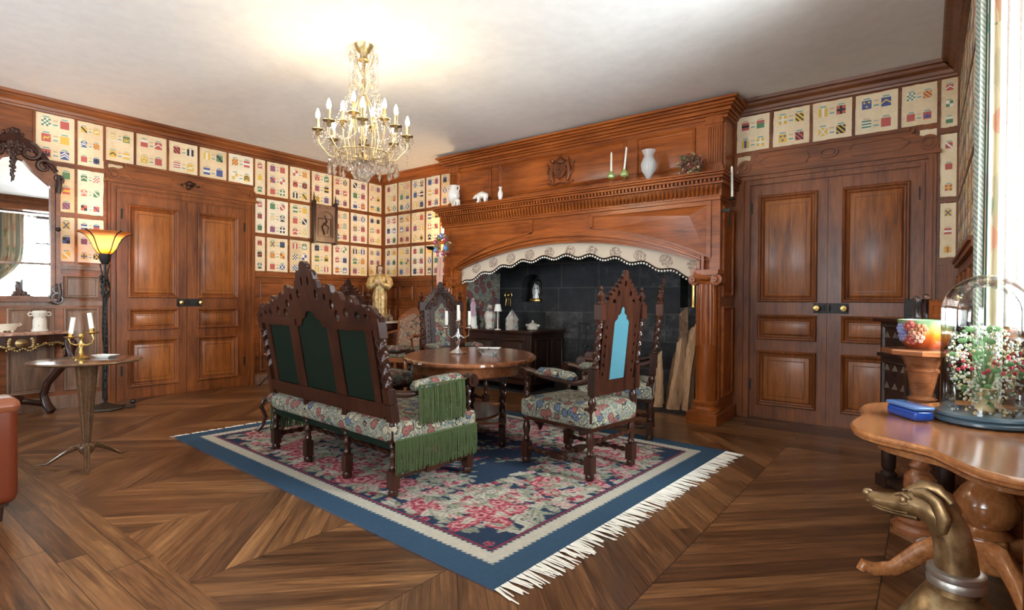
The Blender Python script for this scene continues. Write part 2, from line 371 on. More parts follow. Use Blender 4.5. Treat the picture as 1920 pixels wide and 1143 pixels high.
# wall C with window bay (y 2.05..3.85) and another window behind the camera
b = MB()
b.box(XC, 3.86, 0, XC+.9, YB, ZC); b.box(XC, -.5, 0, XC+.9, 2.05, ZC); b.box(XC, -3.3, 0, XC+.9, -2.2, ZC)
b.box(XC, -2.2, 3.0, XC+.9, -.5, ZC); b.box(XC+.7, -2.2, 0, XC+.9, -.5, 1.0); b.box(XC, 2.05, 3.15, XC+.9, 3.86, ZC); b.box(XC+.7, 2.05, 0, XC+.9, 3.86, 1.05)
struct(b.out('wall_right', 'panely'))
b = MB(); b.box(-.25, -3.3, 0, 1.4, -3, ZC); b.box(3.0, -3.3, 0, 5.5, -3, ZC); b.box(7.1, -3.3, 0, 8.9, -3, ZC)
for q in ((1.4, 3.0), (5.5, 7.1)): b.box(q[0], -3.3, 0, q[1], -3, .8); b.box(q[0], -3.3, 2.95, q[1], -3, ZC)
struct(b.out('wall_rear', 'panelx'))
# windows: leaded casements
def casement(name, mp, u0, u1, v0, v1, nu, nv):
    b = MB()
    b.box(u0, v0, -.03, u0+.07, v1, .03, 0, mp); b.box(u1-.07, v0, -.03, u1, v1, .03, 0, mp); b.box(u0, v0, -.03, u1, v0+.07, .03, 0, mp); b.box(u0, v1-.07, -.03, u1, v1, .03, 0, mp)
    um = (u0+u1)/2; b.box(um-.035, v0, -.03, um+.035, v1, .03, 0, mp); b.box(u0, v0+(v1-v0)*.68, -.03, u1, v0+(v1-v0)*.68+.06, .03, 0, mp)
    for i in range(1, nu): u = u0+(u1-u0)*i/nu; b.box(u-.006, v0, -.006, u+.006, v1, .006, 1, mp)
    for i in range(1, nv): v = v0+(v1-v0)*i/nv; b.box(u0, v-.006, -.006, u1, v+.006, .006, 1, mp)
    o = struct(b.out(name, ['vdark', 'iron']))
    g = MB(); g.box(u0+.07, v0+.07, -.002, u1-.07, v1-.07, .002, 0, mp); g.out('pane', 'thin', o); return o
w1 = casement('window_1', lambda u, v, h: (8.66+h, u, v), 2.15, 3.76, 1.05, 3.12, 6, 8)
MB().box(XC+.28, 2.05, 1.05, 8.7, 3.86, 1.09).out('window_sill', 'panely', w1)
casement('window_2', lambda u, v, h: (u, -3.15+h, v), 5.5, 7.1, .8, 2.95, 6, 8)
casement('window_3', lambda u, v, h: (u, -3.15+h, v), 1.4, 3.0, .8, 2.95, 6, 8)
casement('window_4', lambda u, v, h: (8.66+h, u, v), -2.2, -.5, 1.0, 3.0, 6, 8)
# cornice
PRC = [(0, 3.275), (.025, 3.28), (.03, 3.30), (.05, 3.305), (.055, 3.335), (.085, 3.36), (.095, 3.385), (.13, 3.39), (.14, 3.42)]
def cornice(name, mp, u0, u1, m0=0, m1=0, mat='panel'):   # mitre factors at both ends
    vs = []; 
    for u, mm in ((u0, m0), (u1, m1)):
        vs += [mp(u+mm*h, z, h) for h, z in PRC]
    n = len(PRC); fs = [(i, i+1, n+i+1, n+i) for i in range(n-1)]+[tuple(range(n)), tuple(range(n, 2*n))]
    return struct(MB().add(vs, fs).out(name, mat, ang=25))
cornice('trim_1', mA, -3, YB, 0, -1, 'panely'); cornice('trim_2', mB, 0, 1.98, 1, 0, 'mantel'); cornice('trim_3', mB, 6.04, XC, 0, -1, 'batten'); cornice('trim_4', mC, 2.0, YB, 0, -1, 'batten')
def skirting(name, mp, segs, mat):
    b = MB()
    for u0, u1 in segs: b.box(u0, 0, 0, u1, .13, .022, 0, mp); b.box(u0, .13, 0, u1, .145, .012, 0, mp)
    return struct(b.out(name, mat))
skirting('baseboard_left', mA, [(-3, 2.16), (3.94, YB)], 'greywood'); skirting('baseboard_fireplace', mB, [(0, 2.0), (7.8, XC)], 'panelx')
skirting('baseboard_right', mC, [(3.9, YB)], 'panely')
# wainscot panels + chair rail
PF = [(0, 0), (0, .016), (.012, .024), (.022, .020), (.030, .006), (.042, .004), (.060, .012)]
PF2 = [(0, 0), (0, .012), (.010, .018), (.018, .004), (.030, .003), (.036, .010)]
def wainscot(name, mp, u0, u1, cols, mat, rows=((.19, 1.13, PF), (1.235, 1.49, PF2))):
    b = MB(); b.box(u0, 1.565, 0, u1, 1.60, .03, 0, mp); b.box(u0, 1.60, 0, u1, 1.625, .045, 0, mp); b.box(u0, 1.155, 0, u1, 1.205, .012, 0, mp)
    for c0, c1 in cols:
        for z0, z1, p in rows: b.rect(mp, c0, z0, c1, z1, p)
    return struct(b.out(name, mat, ang=25))
wainscot('trim_5', mA, 3.94, YB, [(4.02, 4.38), (4.45, 4.88), (4.95, 5.38), (5.45, 5.85), (5.92, 6.2)], 'panely')
wainscot('trim_6', mA, -3, 2.16, [(1.76, 2.09), (1.28, 1.68), (.80, 1.20), (.32, .72)], 'greywood')
wainscot('trim_7', mB, 0, 2.0, [(.08, .40), (.48, .82), (.90, 1.28), (1.36, 1.80)], 'panelx')
wainscot('trim_8', mC, 3.9, YB, [(3.98, 4.5), (4.6, 5.1), (5.2, 5.7), (5.75, 6.2)], 'panely')
# reveal panelling inside the bay (face at y = 3.85)
def mR(u, v, h): return (u, 3.86-h, v)
b = MB(); b.rect(mR, XC+.06, .2, XC+.62, 1.0, PF); b.box(XC, 1.07, 0, XC+.7, 1.12, .03, 0, mR); b.box(XC+.0, 0, 0, XC+.05, 3.15, .02, 0, mR); struct(b.out('trim_9', 'mantel', ang=25))
def mS(u, v, h): return (8.65-h, u, v)
b = MB()
for k in range(3): b.rect(mS, 2.12+k*.58, .2, 2.62+k*.58, .98, PF)
struct(b.out('trim_10', 'mantelz', ang=25))
# battens between the heraldic prints
colsA = [(1.16, 1.50), (1.512, 1.865), (1.877, 2.132), (2.145, 2.441), (2.458, 2.798), (2.823, 3.174), (3.187, 3.548), (3.562, 3.922), (3.938, 4.096), (4.121, 4.455), (4.481, 4.823), (4.85, 5.217), (5.237, 5.555), (5.577, 5.927), (5.949, 6.235)]
rowsZ = [(2.765, 3.275), (2.205, 2.715), (1.65, 2.155)]
colsBL = [(.02, .085), (.087, .415), (.429, .757), (.77, 1.109), (1.121, 1.457), (1.469, 1.80)][1:]
colsBR = [(6.048, 6.38), (6.417, 6.759), (6.788, 7.127), (7.158, 7.495), (7.523, 7.788), (7.814, 7.935)]
colsC = [(5.92, 6.23), (5.56, 5.89), (5.20, 5.53), (4.84, 5.17), (4.48, 4.81), (4.12, 4.45)]
def battens(name, mp, us, v0, v1, hz, u0, u1, mat='batten', th=1.0):
    b = MB()
    for u in us: b.box(u-.013, v0, 0, u+.013, v1, .011*th, 0, mp)
    for v in hz: b.box(u0, v-.022, 0, u1, v+.022, .016*th, 0, mp)
    return struct(b.out(name, mat))
battens('trim_11', mA, [1.14, 1.506, 1.871], 1.63, 3.28, [2.74, 2.18], -.5, 2.16, 'panely')
battens('trim_12', mA, [2.139, 2.45, 2.81, 3.18, 3.555, 3.93], 2.86, 3.28, [], 0, 0, 'panel')
battens('trim_13', mA, [4.108, 4.468, 4.836, 5.227, 5.566, 5.938, 6.243], 1.63, 3.28, [2.74, 2.18], 3.94, YB, 'panely')
battens('trim_14', mB, [.02, .422, .763, 1.115, 1.463], 1.63, 3.28, [2.74, 2.18], 0, 2.0, 'panel')
battens('trim_15', mB, [6.4, 6.773, 7.142, 7.509], 2.86, 3.28, [], 0, 0, 'batten')
battens('trim_16', mB, [7.80, 7.943], 1.2, 3.28, [2.80, 2.18, 1.62], 7.79, XC, 'batten')
battens('trim_17', mC, [6.24, 5.905, 5.545, 5.185, 4.825, 4.465, 4.105], 1.63, 3.28, [2.80, 2.18], 3.9, YB, 'batten', .5)
# ---------------------------------------------------------------- double doors
def dbl_door(name, mp, cu0, cu1, lu0, um, lu1, panels, zt, mats, emblem, knobz=1.19):
    root = bpy.data.objects.new(name, None); COL.objects.link(root); struct(root)
    b = MB()      # casing
    for k, (a, h) in enumerate(((0, .035), (.028, .055), (.052, .030), (.085, .045), (.108, .022))):
        a2 = a+.030 if k < 4 else (lu0-cu0)
        b.box(cu0+a, 0, 0, cu0+a2, zt+(lu0-cu0)-a, h, 0, mp); b.box(cu1-a2, 0, 0, cu1-a, zt+(lu0-cu0)-a, h, 0, mp)
        b.box(cu0+a2, zt+(lu0-cu0)-a2, 0, cu1-a2, zt+(lu0-cu0)-a, h, 0, mp)
    b.out('casing', mats[0], root, ang=25)
    # pediment board with scrolled ears
    z0, zm, z1 = zt+(lu0-cu0), zt+.24, zt+.37; e = .17; q = .02
    pts = [(cu0-q, z0), (cu1+q, z0), (cu1+q, z0+.02)]+arc(cu1-.06, z0+.085, .082, -30, 120, 8)+[(cu1-.15, z0+.175), (cu1-.19, z0+.20)]+arc(cu1-.20, z1-.03, .035, -30, 90, 4)
    pts += [(cu1-.26, z1), (cu0+.26, z1)]+arc(cu0+.20, z1-.03, .035, 90, 210, 4)+[(cu0+.19, z0+.20), (cu0+.15, z0+.175)]+arc(cu0+.06, z0+.085, .082, 60, 210, 8)+[(cu0-q, z0+.02)]
    p = MB(); p.shape([pts], mp, 0, .035); p.box(cu0-.03, z0-.012, 0, cu1+.03, z0+.018, .06, 0, mp)
    p.box(cu0+.2, z1-.03, 0, cu1-.2, z1, .055, 0, mp)
    for cc in (cu0+.06, cu1-.06):
        p.shape([circ(cc, z0+.085, .062, 20), circ(cc, z0+.085, .046, 20)], mp, .03, .048); p.shape([circ(cc, z0+.085, .028, 14)], mp, .03, .052)
    um2 = (cu0+cu1)/2
    for s in (-1, 1):
        a, c = (cu0+.24, um2-.17) if s < 0 else (um2+.17, cu1-.24)
        o_ = [(a, z0+.06), (c, z0+.06), (c+.0, z1-.06), (a, z1-.06)]; mid = (z0+z1)/2
        o_ = [(a-.05*(s < 0), mid), (a+.03, z0+.055), (c-.03, z0+.055), (c+.05*(s > 0), mid), (c-.03, z1-.065), (a+.03, z1-.065)]
        ctr = ((a+c)/2, mid); i_ = [(ctr[0]+(x-ctr[0])*.955, ctr[1]+(y-ctr[1])*.78) for x, y in o_]; p.shape([o_, i_], mp, .03, .046)
    po = p.out('pediment', mats[1], root, ang=25)
    if emblem == 'oval':
        o2 = MB(); o2.shape([circ(um2, (z0+z1)/2, .085, 24, .62), circ(um2, (z0+z1)/2, .066, 24, .55)], mp, .03, .056); o2.shape([circ(um2, (z0+z1)/2, .055, 24, .5)], mp, .03, .05); o2.out('rosette', mats[1], po)
    else:
        o2 = MB(); R = random.Random(4)
        for k in range(26):
            t = R.uniform(-1, 1); c = mp(um2+t*.15, (z0+z1)/2-.03+R.uniform(-.035, .045)*(1-abs(t)), .045); o2.ball(c, R.uniform(.010, .03)*(1.2-abs(t)), 8)
        o2.ball(mp(um2, (z0+z1)/2-.01, .06), .038, 10); o2.out('carved_cartouche', 'dark', po)
    for s, (a, c, p0, p1) in ((0, (lu0, um, panels[0][0], panels[0][1])), (1, (um, lu1, panels[1][0], panels[1][1]))):
        l = MB(); l.box(a+.003, .012, 0, c-.003, zt, .012, 0, mp)
        for z0_, z1_ in ((.15, .735), (.85, 1.115), (1.25, 2.385)):
            l.rect(mp, p0, z0_, p1, z1_, [(0, .012), (0, .034), (.010, .042), (.022, .038), (.034, .020), (.046, .016), (.058, .024), (.066, .0165)])
            e_ = .10 if z1_-z0_ > .4 else .075; l.rect(mp, p0+e_, z0_+e_, p1-e_, z1_-e_, [(0, .0170), (.0015, .021), (.008, .021), (.0095, .0170)], cap=False)
            l.rect(mp, p0+.064, z0_+.064, p1-.064, z1_-.064, [(0, .0168), (.0005, .0170)], 1)
        lf = l.out('door_leaf', [mats[2+s], 'field'], root, ang=25)
        ku = um-.085 if s == 0 else um+.15
        k = MB(); k.lathe([(.012, 0), (.012, .03), (.028, .04), (.032, .055), (.026, .07), (.0, .075)], c=(0, 0, 0), n=16)
        # orient knob along the wall normal
        nrm = Vector(mp(0, 0, 1))-Vector(mp(0, 0, 0)); q_ = Vector((0, 0, 1)).rotation_difference(nrm).to_matrix(); base = Vector(mp(ku, knobz, .015))
        k.v = [tuple(q_ @ Vector(v)+base) for v in k.v]; k.out('door_knob', 'brass', lf)
        pl = MB(); pl.box(min(ku, um)-.035 if s == 0 else um+.005, knobz-.05, .01, um-.005 if s == 0 else ku+.035, knobz+.05, .024, 0, mp)
        pl.box(um-.03 if s == 0 else um+.02, knobz-.03, .02, um-.02 if s == 0 else um+.03, knobz+.03, .04, 0, mp); pl.out('lock_plate', 'iron', lf, bev=.003)
        for hz in (.3, 2.2):
            hu = a+.01 if s == 0 else c-.01; MB().box(hu-.008, hz, .01, hu+.008, hz+.12, .03, 0, mp).out('hinge', 'iron', lf)
    return root
dbl_door('door_1', mA, 2.165, 3.935, 2.30, 3.035, 3.80, ((2.375, 2.935), (3.16, 3.70)), 2.50, ('panel', 'panely', 'panel', 'panel'), 'leaf')
dbl_door('door_2', mB, 6.085, 7.79, 6.205, 6.935, 7.68, ((6.285, 6.845), (7.06, 7.60)), 2.50, ('panel', 'panelx', 'panel', 'panel'), 'oval')
# ---------------------------------------------------------------- heraldic prints
def charge(b, mp, x, y, s, R, h):
    q = s/2; t = R.choice(['fess', 'pale', 'barry', 'bend', 'quarter', 'check', 'chev', 'cross', 'salt', 'plain', 'dots', 'chief', 'bendy', 'castle', 'chev2', 'beast', 'plain2'])
    c1 = R.choice([0, 0, 0, 1, 1, 2, 3, 3, 4]); c2 = R.choice([c for c in (0, 1, 2, 3, 5, 5, 5) if c != c1])
    L, T = x-q, y+q*1.08; Rr, B = x+q, y-q*1.08
    def P(p, c, hh=h): b.add([mp(u, v, hh) for u, v in p], [tuple(range(len(p)))], c+1)
    def bx(a, c, d, e, col, hh=h+.0006): P([(a, c), (d, c), (d, e), (a, e)], col, hh)
    if t != 'plain2' or True: bx(L, B, Rr, T, c1, h)
    W_, H_ = s, T-B
    if t == 'fess': bx(L, B+H_*.34, Rr, B+H_*.66, c2)
    elif t == 'pale': bx(L+W_*.35, B, L+W_*.65, T, c2)
    elif t == 'barry':
        for k in (0, 2, 4): bx(L, B+H_*k/6, Rr, B+H_*(k+1)/6, c2)
    elif t in ('bend', 'bendy'):
        for k in ([0] if t == 'bend' else [-.55, 0, .55]):
            w = .17 if t == 'bend' else .11; p = [(L+W_*max(0, k), T-H_*max(0, -k)), (L+W_*max(0, k)+w*W_, T-H_*max(0, -k)), (Rr-W_*max(0, -k), B+H_*max(0, k)+w*H_), (Rr-W_*max(0, -k), B+H_*max(0, k)), (Rr-W_*max(0, -k)-w*W_, B+H_*max(0, k)), (L+W_*max(0, k), T-H_*max(0, -k)-w*H_)]; P(p, c2, h+.0006)
    elif t == 'quarter': bx(L, y, x, T, c2); bx(x, B, Rr, y, c2)
    elif t == 'check':
        for i in range(4):
            for j in range(4):
                if (i+j) % 2: bx(L+W_*i/4, B+H_*j/4, L+W_*(i+1)/4, B+H_*(j+1)/4, c2)
    elif t in ('chev', 'chev2'):
        for k in ([0] if t == 'chev' else [-.16, .16]): P([(L, B+H_*(.25+k)), (x, B+H_*(.62+k)), (Rr, B+H_*(.25+k)), (Rr, B+H_*(.42+k)), (x, B+H_*(.80+k)), (L, B+H_*(.42+k))], c2, h+.0006)
    elif t == 'cross': bx(L, y-.12*H_, Rr, y+.12*H_, c2); bx(x-.12*W_, B, x+.12*W_, T, c2, h+.0008)
    elif t == 'salt': P([(L, B), (L+.2*W_, B), (Rr, T), (Rr-.2*W_, T)], c2, h+.0006); P([(L, T), (L+.2*W_, T), (Rr, B), (Rr-.2*W_, B)], c2, h+.0008)
    elif t == 'dots':
        for a, c in ((-.25, .25), (.25, .25), (0, -.22)): P(circ(x+a*W_, y+c*H_, .13*W_, 8), c2, h+.0006)
    elif t == 'chief': bx(L, B+H_*.66, Rr, T, c2)
    elif t == 'castle':
        for k in (0, 2, 4): bx(L+W_*(.12+.15*k), B+H_*.15, L+W_*(.28+.15*k), B+H_*(.8 if k == 2 else .65), c2)
        bx(L+W_*.12, B+H_*.15, L+W_*.88, B+H_*.45, c2, h+.0008)
    elif t == 'beast':
        P([(L+.15*W_, y-.1*H_), (L+.3*W_, y+.15*H_), (x+.2*W_, y+.1*H_), (Rr-.15*W_, y+.35*H_), (Rr-.1*W_, y+.1*H_), (x+.22*W_, y-.08*H_), (x+.3*W_, B+.1*H_), (x+.15*W_, y-.1*H_), (L+.35*W_, y-.1*H_), (L+.25*W_, B+.1*H_)], c2, h+.0006)
def heraldic(mp, u0, v0, u1, v1, label, seed, group, rows=None):
    R = random.Random(seed); b = MB(); j = lambda: R.uniform(-.006, .006)
    a = [(u0+j(), v0+abs(j())), (u1+j(), v0+abs(j())), (u1+j(), v1-abs(j())), (u0+j(), v1-abs(j()))]
    pts = []
    for k in range(4):      # slightly ragged paper edge
        p, q = a[k], a[(k+1) % 4]; n = 7
        pts += [(p[0]+(q[0]-p[0])*i/n+(R.uniform(-.003, .003) if i else 0), p[1]+(q[1]-p[1])*i/n+(R.uniform(-.003, .003) if i else 0)) for i in range(n)]
    b.shape([pts], mp, .001, .004, 0)
    w, hh = u1-u0, v1-v0; nc = 2 if w > .2 else 1; nr = rows or max(1, int(round(hh/.17)))
    s = min(w*.23 if nc == 2 else w*.42, hh/nr*.47)
    for r in range(nr):
        y = v1-hh*(r+.56)/nr
        for c in range(nc):
            x = (u0+u1)/2 if nc == 1 else u0+w*(.27 if c == 0 else .73)
            charge(b, mp, x, y, s, R, .0045)
            b.add([mp(x-s*.35, y+s*.66, .0048), mp(x+s*.35, y+s*.66, .0048), mp(x+s*.35, y+s*.80, .0048), mp(x-s*.35, y+s*.80, .0048)], [(0, 1, 2, 3)], R.choice([7, 7, 8]))
        if nc == 2:
            for dy, m in ((.28, 8), (-.3, 7)): 
                x = (u0+u1)/2; b.add([mp(x-w*.06, y+s*dy, .0048), mp(x+w*.06, y+s*dy, .0048), mp(x+w*.06, y+s*(dy+.16), .0048), mp(x-w*.06, y+s*(dy+.16), .0048)], [(0, 1, 2, 3)], m)
    o = b.out('heraldic_print', [PAPERS[R.choice([0, 0, 1, 2])]]+INK, smooth=False); tag(o, label, 'print', group); return o
ORD = ['first', 'second', 'third', 'fourth', 'fifth', 'sixth', 'seventh', 'eighth', 'ninth', 'tenth', 'eleventh', 'twelfth', 'thirteenth', 'fourteenth', 'fifteenth']
RN = ['top', 'middle', 'bottom']
sd = 100
for r, (z0, z1) in enumerate(rowsZ):
    G = f'heraldic sheets in the {RN[r]} row of the left wall'
    n = len(colsA)
    for i, (u0, u1) in enumerate(colsA):
        sd += 1; above = 2.12 < u0 < 3.9
        if i == 0: continue
        if r and above: continue
        if r and i == 1: u0 = 1.70
        if r == 1 and i == 11: u1 = 5.217
        a = 2.875 if (r == 0 and above) else z0
        if r == 0: lab = f'left-wall sheet of painted shields, top row, {ORD[n-1-i]} from the room corner'
        elif i <= 2: lab = f'{RN[r]}-row sheet of shields left of the left doors, {"beside the mirror frame" if i == 1 else "beside the door casing"}'
        else: lab = f'left-wall sheet of shields right of doors, {RN[r]} row, {ORD[n-1-i]} from the corner'
        heraldic(mA, u0, a, u1, z1, lab, sd, G)
for r, (z0, z1) in enumerate(rowsZ):
    for i, (u0, u1) in enumerate(colsBL):
        sd += 1; heraldic(mB, u0, z0, u1, z1, f'sheet of shields left of the chimney, {RN[r]} row, {ORD[i]} from the room corner', sd, f'heraldic sheets left of the chimney, {RN[r]} row')
for i, (u0, u1) in enumerate(colsBR[:5]):
    sd += 1; heraldic(mB, u0, 2.885, u1, 3.27, f'sheet of painted shields above the right doors, {ORD[i]} from the chimney', sd, 'heraldic sheets above the right doors', 2)
for i, (u0, u1, w) in enumerate(((6.055, 6.20, 'at the chimney end of the pediment'), (7.66, 7.79, 'at the curtain end of the pediment'))):
    sd += 1; heraldic(mB, u0, 2.66, u1, 2.84, f'small scrap of printed sheet above the right doors {w}', sd, 'paper scraps by the right door pediment', 1)
sd += 1; heraldic(mA, 2.18, 2.66, 2.33, 2.84, 'small scrap of printed sheet at the left scroll of the left door pediment', sd, 'paper scraps by the left door pediment', 1)
u0, u1 = colsBR[5]
for r, (z0, z1) in enumerate(((2.83, 3.27), (2.205, 2.775), (1.66, 2.155))):
    sd += 1; heraldic(mB, u0, z0, u1, z1, f'narrow sheet of coloured blocks right of the right doors, {RN[r]} of its column', sd, 'narrow heraldic sheets by the right corner', 3)
for i, (a, c) in enumerate(colsC):
    for r, (z0, z1) in enumerate(((2.83, 3.27), (2.205, 2.775), (1.66, 2.155))):
        sd += 1; heraldic(mC, a, z0, c, z1, f'foreshortened sheet of shields on the window wall, {RN[r]} row, {ORD[i]} from the corner', sd, f'heraldic sheets on the window wall, {RN[r]} row', 3)
# ================================================================ FIREPLACE
fp = thing('fireplace', 'huge carved oak chimneypiece with arched hearth between the two pairs of doors', 'fireplace', (4.04, 5.75, 0))
def FO(mb, name, mat, parent=fp, **k):       # build in world coordinates, then move under the parent empty
    off = Vector((4.04, 5.75, 0)) if parent is not None else Vector()
    mb.v = [tuple(Vector(v)-off) for v in mb.v]; return mb.out(name, mat, parent, **k)
YF = 5.74; X0, X1 = 2.05, 6.03; OX0, OX1 = 2.36, 5.80; ZS, ZA = 1.68, 1.965
def mH(u, v, h): return (u, YF-h, v)
def arch(n, x0, x1, zs, za):
    w = (x1-x0)/2; r = (w*w+(za-zs)**2)/(2*(za-zs)); cx = (x0+x1)/2; cz = za-r; a = math.asin(w/r)
    return [(cx+r*math.sin(a-2*a*i/n), cz+r*math.cos(a-2*a*i/n)) for i in range(n+1)]
# face board with arched opening (jambs included)
pts = [(X0, 0), (OX0, 0)]+arch(28, OX0, OX1, ZS, ZA)[::-1]+[(OX1, 0), (X1, 0), (X1, 2.36), (X0, 2.36)]
b = MB(); b.shape([pts], mH, -.16, 0)
# side returns of the hood back to the wall
b.box(X0, YF+.14, 0, X0+.06, YB, 2.36); b.box(X1-.06, YF+.14, 0, X1, YB, 2.36)
for k in range(2): b.rect(lambda u, v, h: (X1+h, u, v), YF+.08, [.25, 1.3][k], YB-.08, [1.2, 2.25][k], PF)
FO(b, 'surround', 'mantel', ang=25)
# arch mouldings
b = MB()
for d0, d1, h in ((.0, .030, .035), (.030, .052, .06), (.052, .075, .030), (.075, .105, .085), (.105, .135, .040)):
    o_ = arch(28, OX0-d1, OX1+d1, ZS, ZA+d1+.02); i_ = arch(28, OX0-d0, OX1+d0, ZS, ZA+d0+.0)
    b.shape([o_+i_[::-1]], mH, 0, h)
for s, x in ((-1, OX0), (1, OX1)):
    for d0, d1, h in ((.0, .025, .035), (.025, .045, .06), (.045, .065, .03), (.065, .09, .08)):
        a, c = sorted((x+s*d0, x+s*d1)); b.box(a, .12, 0, c, ZS+.04, h, 0, mH)
FO(b, 'arch_moulding', 'mantel', ang=25)
# spandrels: raised triangular fields either side
def spandrel(s):
    cx = 4.08; A = arch(28, OX0-.14, OX1+.14, ZS+.02, ZA+.19); pts = [p for p in A if (p[0]-cx)*s > .35]
    if s < 0: pts = pts[::-1]
    e = X1-.09 if s > 0 else X0+.09
    # arch part from outside to centre then top edge back
    poly = [p for p in pts if abs(p[0]-cx) < abs(e-cx)]
    poly = poly+[(poly[-1][0], 2.30), (e, 2.30)] if abs(poly[-1][0]-cx) < abs(poly[0][0]-cx) else poly[::-1]+[(poly[0][0], 2.30), (e, 2.30)]
    poly.append((e, poly[0][1]))
    c = (sum(p[0] for p in poly)/len(poly), sum(p[1] for p in poly)/len(poly))
    q = MB(); ins = [(c[0]+(x-c[0])*.93, c[1]+(y-c[1])*.86) for x, y in poly]
    q.shape([poly, ins], mH, 0, .018); apex = (e-s*.22, 2.16)
    n = len(ins); q.add([mH(x, y, .004) for x, y in ins]+[mH(apex[0], apex[1], .05)], [(i, (i+1) % n, n) for i in range(n)])
    return q
for s in (-1, 1): FO(spandrel(s), 'spandrel_panel', 'mantel', ang=20)
# entablature: cyma with flutes, dentils, shelf
b = MB(); b.box(X0-.01, YF-.035, 2.305, X1+.01, YB, 2.335); b.box(X0-.02, YF-.05, 2.335, X1+.02, YB, 2.350)
b.box(X0-.02, YF-.04, 2.35, X1+.02, YB, 2.47)
n = 84
for k in range(n):
    x = X0+(X1-X0)*(k+.5)/n; b.loft([(x-.008, YF-.045, 2.355), (x, YF-.075, 2.40), (x+.012, YF-.098, 2.45)], [(.016, .010), (.017, .014), (.015, .010)], 6, up=(0, 1, 0))
FO(b, 'fluted_frieze', 'mantel', ang=35)
b = MB(); b.box(X0-.05, YF-.09, 2.462, X1+.05, YB, 2.478)
for k in range(92):
    x = X0-.03+(X1-X0+.06)*(k+.5)/92; b.box(x-.011, YF-.115, 2.478, x+.011, YF-.06, 2.508)
b.box(X0-.04, YF-.07, 2.478, X1+.04, YB, 2.51); FO(b, 'dentil_band', 'mantel', ang=25)
b = MB(); b.box(X0-.06, YF-.13, 2.508, X1+.06, YB, 2.535); b.box(X0-.08, YF-.155, 2.535, X1+.08, YB, 2.558); b.box(X0-.09, YF-.17, 2.558, X1+.09, YB, 2.58)
FO(b, 'mantel_shelf', 'mantel', bev=.006)
# overmantel
YO = 5.93; U0, U1 = 1.98, 6.02
def mO(u, v, h): return (u, YO-h, v)
b = MB(); b.box(U0, YO, 2.58, U1, YB, 3.36); b.box(U0, YO-.02, 2.58, U1, YO, 2.64)
for a, c in ((2.16, 2.80), (2.95, 4.88), (5.02, 5.70)): b.rect(mO, a, 2.70, c, 3.15, [(0, 0), (0, .022), (.012, .028), (.028, .010), (.04, .006), (.055, .012)])
FO(b, 'overmantel', 'mantel', ang=25)
for x0 in (U0+.02, U1-.20):
    b = MB(); b.box(x0-.01, YO-.045, 2.64, x0+.19, YO, 2.70); b.box(x0+.005, YO-.03, 2.70, x0+.175, YO, 3.15)
    for k in range(6): b.box(x0+.022+k*.024, YO-.042, 2.73, x0+.034+k*.024, YO-.03, 3.12)
    b.box(x0-.01, YO-.045, 3.15, x0+.19, YO, 3.18); b.box(x0, YO-.035, 3.18, x0+.18, YO, 3.24); FO(b, 'fluted_pilaster', 'mantelz')
b = MB()
for z0, z1, e in ((3.20, 3.235, .03), (3.235, 3.26, .05), (3.26, 3.30, .075), (3.30, 3.325, .105), (3.325, 3.355, .13), (3.355, 3.385, .16)):
    b.box(U0-e, YO-e, z0, U1+e, YB, z1)
FO(b, 'crown_cornice', 'mantel', bev=.008)
MT['arms'] = wood('arms_oak', (.07, .018, .006), (.24, .07, .02), 'z', rough=.35)
# carved coat of arms: shield, crown and two supporters
b = MB(); cx, cz = 3.97, 2.935
b.shape([arc(cx, cz-.02, .075, 180, 360, 8)+[(cx+.075, cz+.06), (cx-.075, cz+.06)]], mO, .01, .045)
b.box(cx-.06, cz-.01, .04, cx+.06, cz+.005, .055, 0, mO); b.box(cx-.008, cz-.07, .04, cx+.008, cz+.05, .055, 0, mO)
b.lathe([(.05, cz+.07), (.055, cz+.085), (.03, cz+.13), (.008, cz+.145)], c=(cx, YO-.03, 0), n=12, sy=.6); b.ball((cx, YO-.04, cz+.155), .013, 8); i0_ = 0
for s in (-1, 1):
    q = lambda u, v, h=.035: mO(cx+s*u, cz+v, h)
    b.loft([q(.10, -.12), q(.12, -.06), q(.115, .0), q(.10, .05), q(.105, .09)], [.018, .026, .024, .02, .012], 8)
    b.ball(q(.10, .105, .045), .024, 8); b.loft([q(.11, .03), q(.08, .04), q(.07, .06)], [.012, .009, .007], 6); b.loft([q(.12, -.02), q(.085, -.01), q(.07, .01)], [.012, .009, .007], 6)
    b.loft([q(.12, -.06), q(.09, -.10), q(.10, -.14)], [.018, .014, .010], 6); b.loft([q(.14, -.06), q(.165, -.02), q(.155, .04), q(.175, .08)], [.009, .007, .007, .010], 6)
b.loft([mO(cx-.17, cz-.14, .02), mO(cx-.09, cz-.165, .03), mO(cx, cz-.15, .03), mO(cx+.09, cz-.165, .03), mO(cx+.17, cz-.14, .02)], .013, 6)
R = random.Random(40)
for k in range(46):
    a = R.uniform(0, 2*PI); q = R.uniform(.07, .15); b.ball(mO(cx+q*math.cos(a)*1.1, cz+q*math.sin(a)*.8, .02), R.uniform(.008, .017), 6)
b.v = [(cx+(x-cx)*1.15, y, cz+(z-cz)*1.15) for x, y, z in b.v]; FO(b, 'coat_of_arms', MT['arms'])
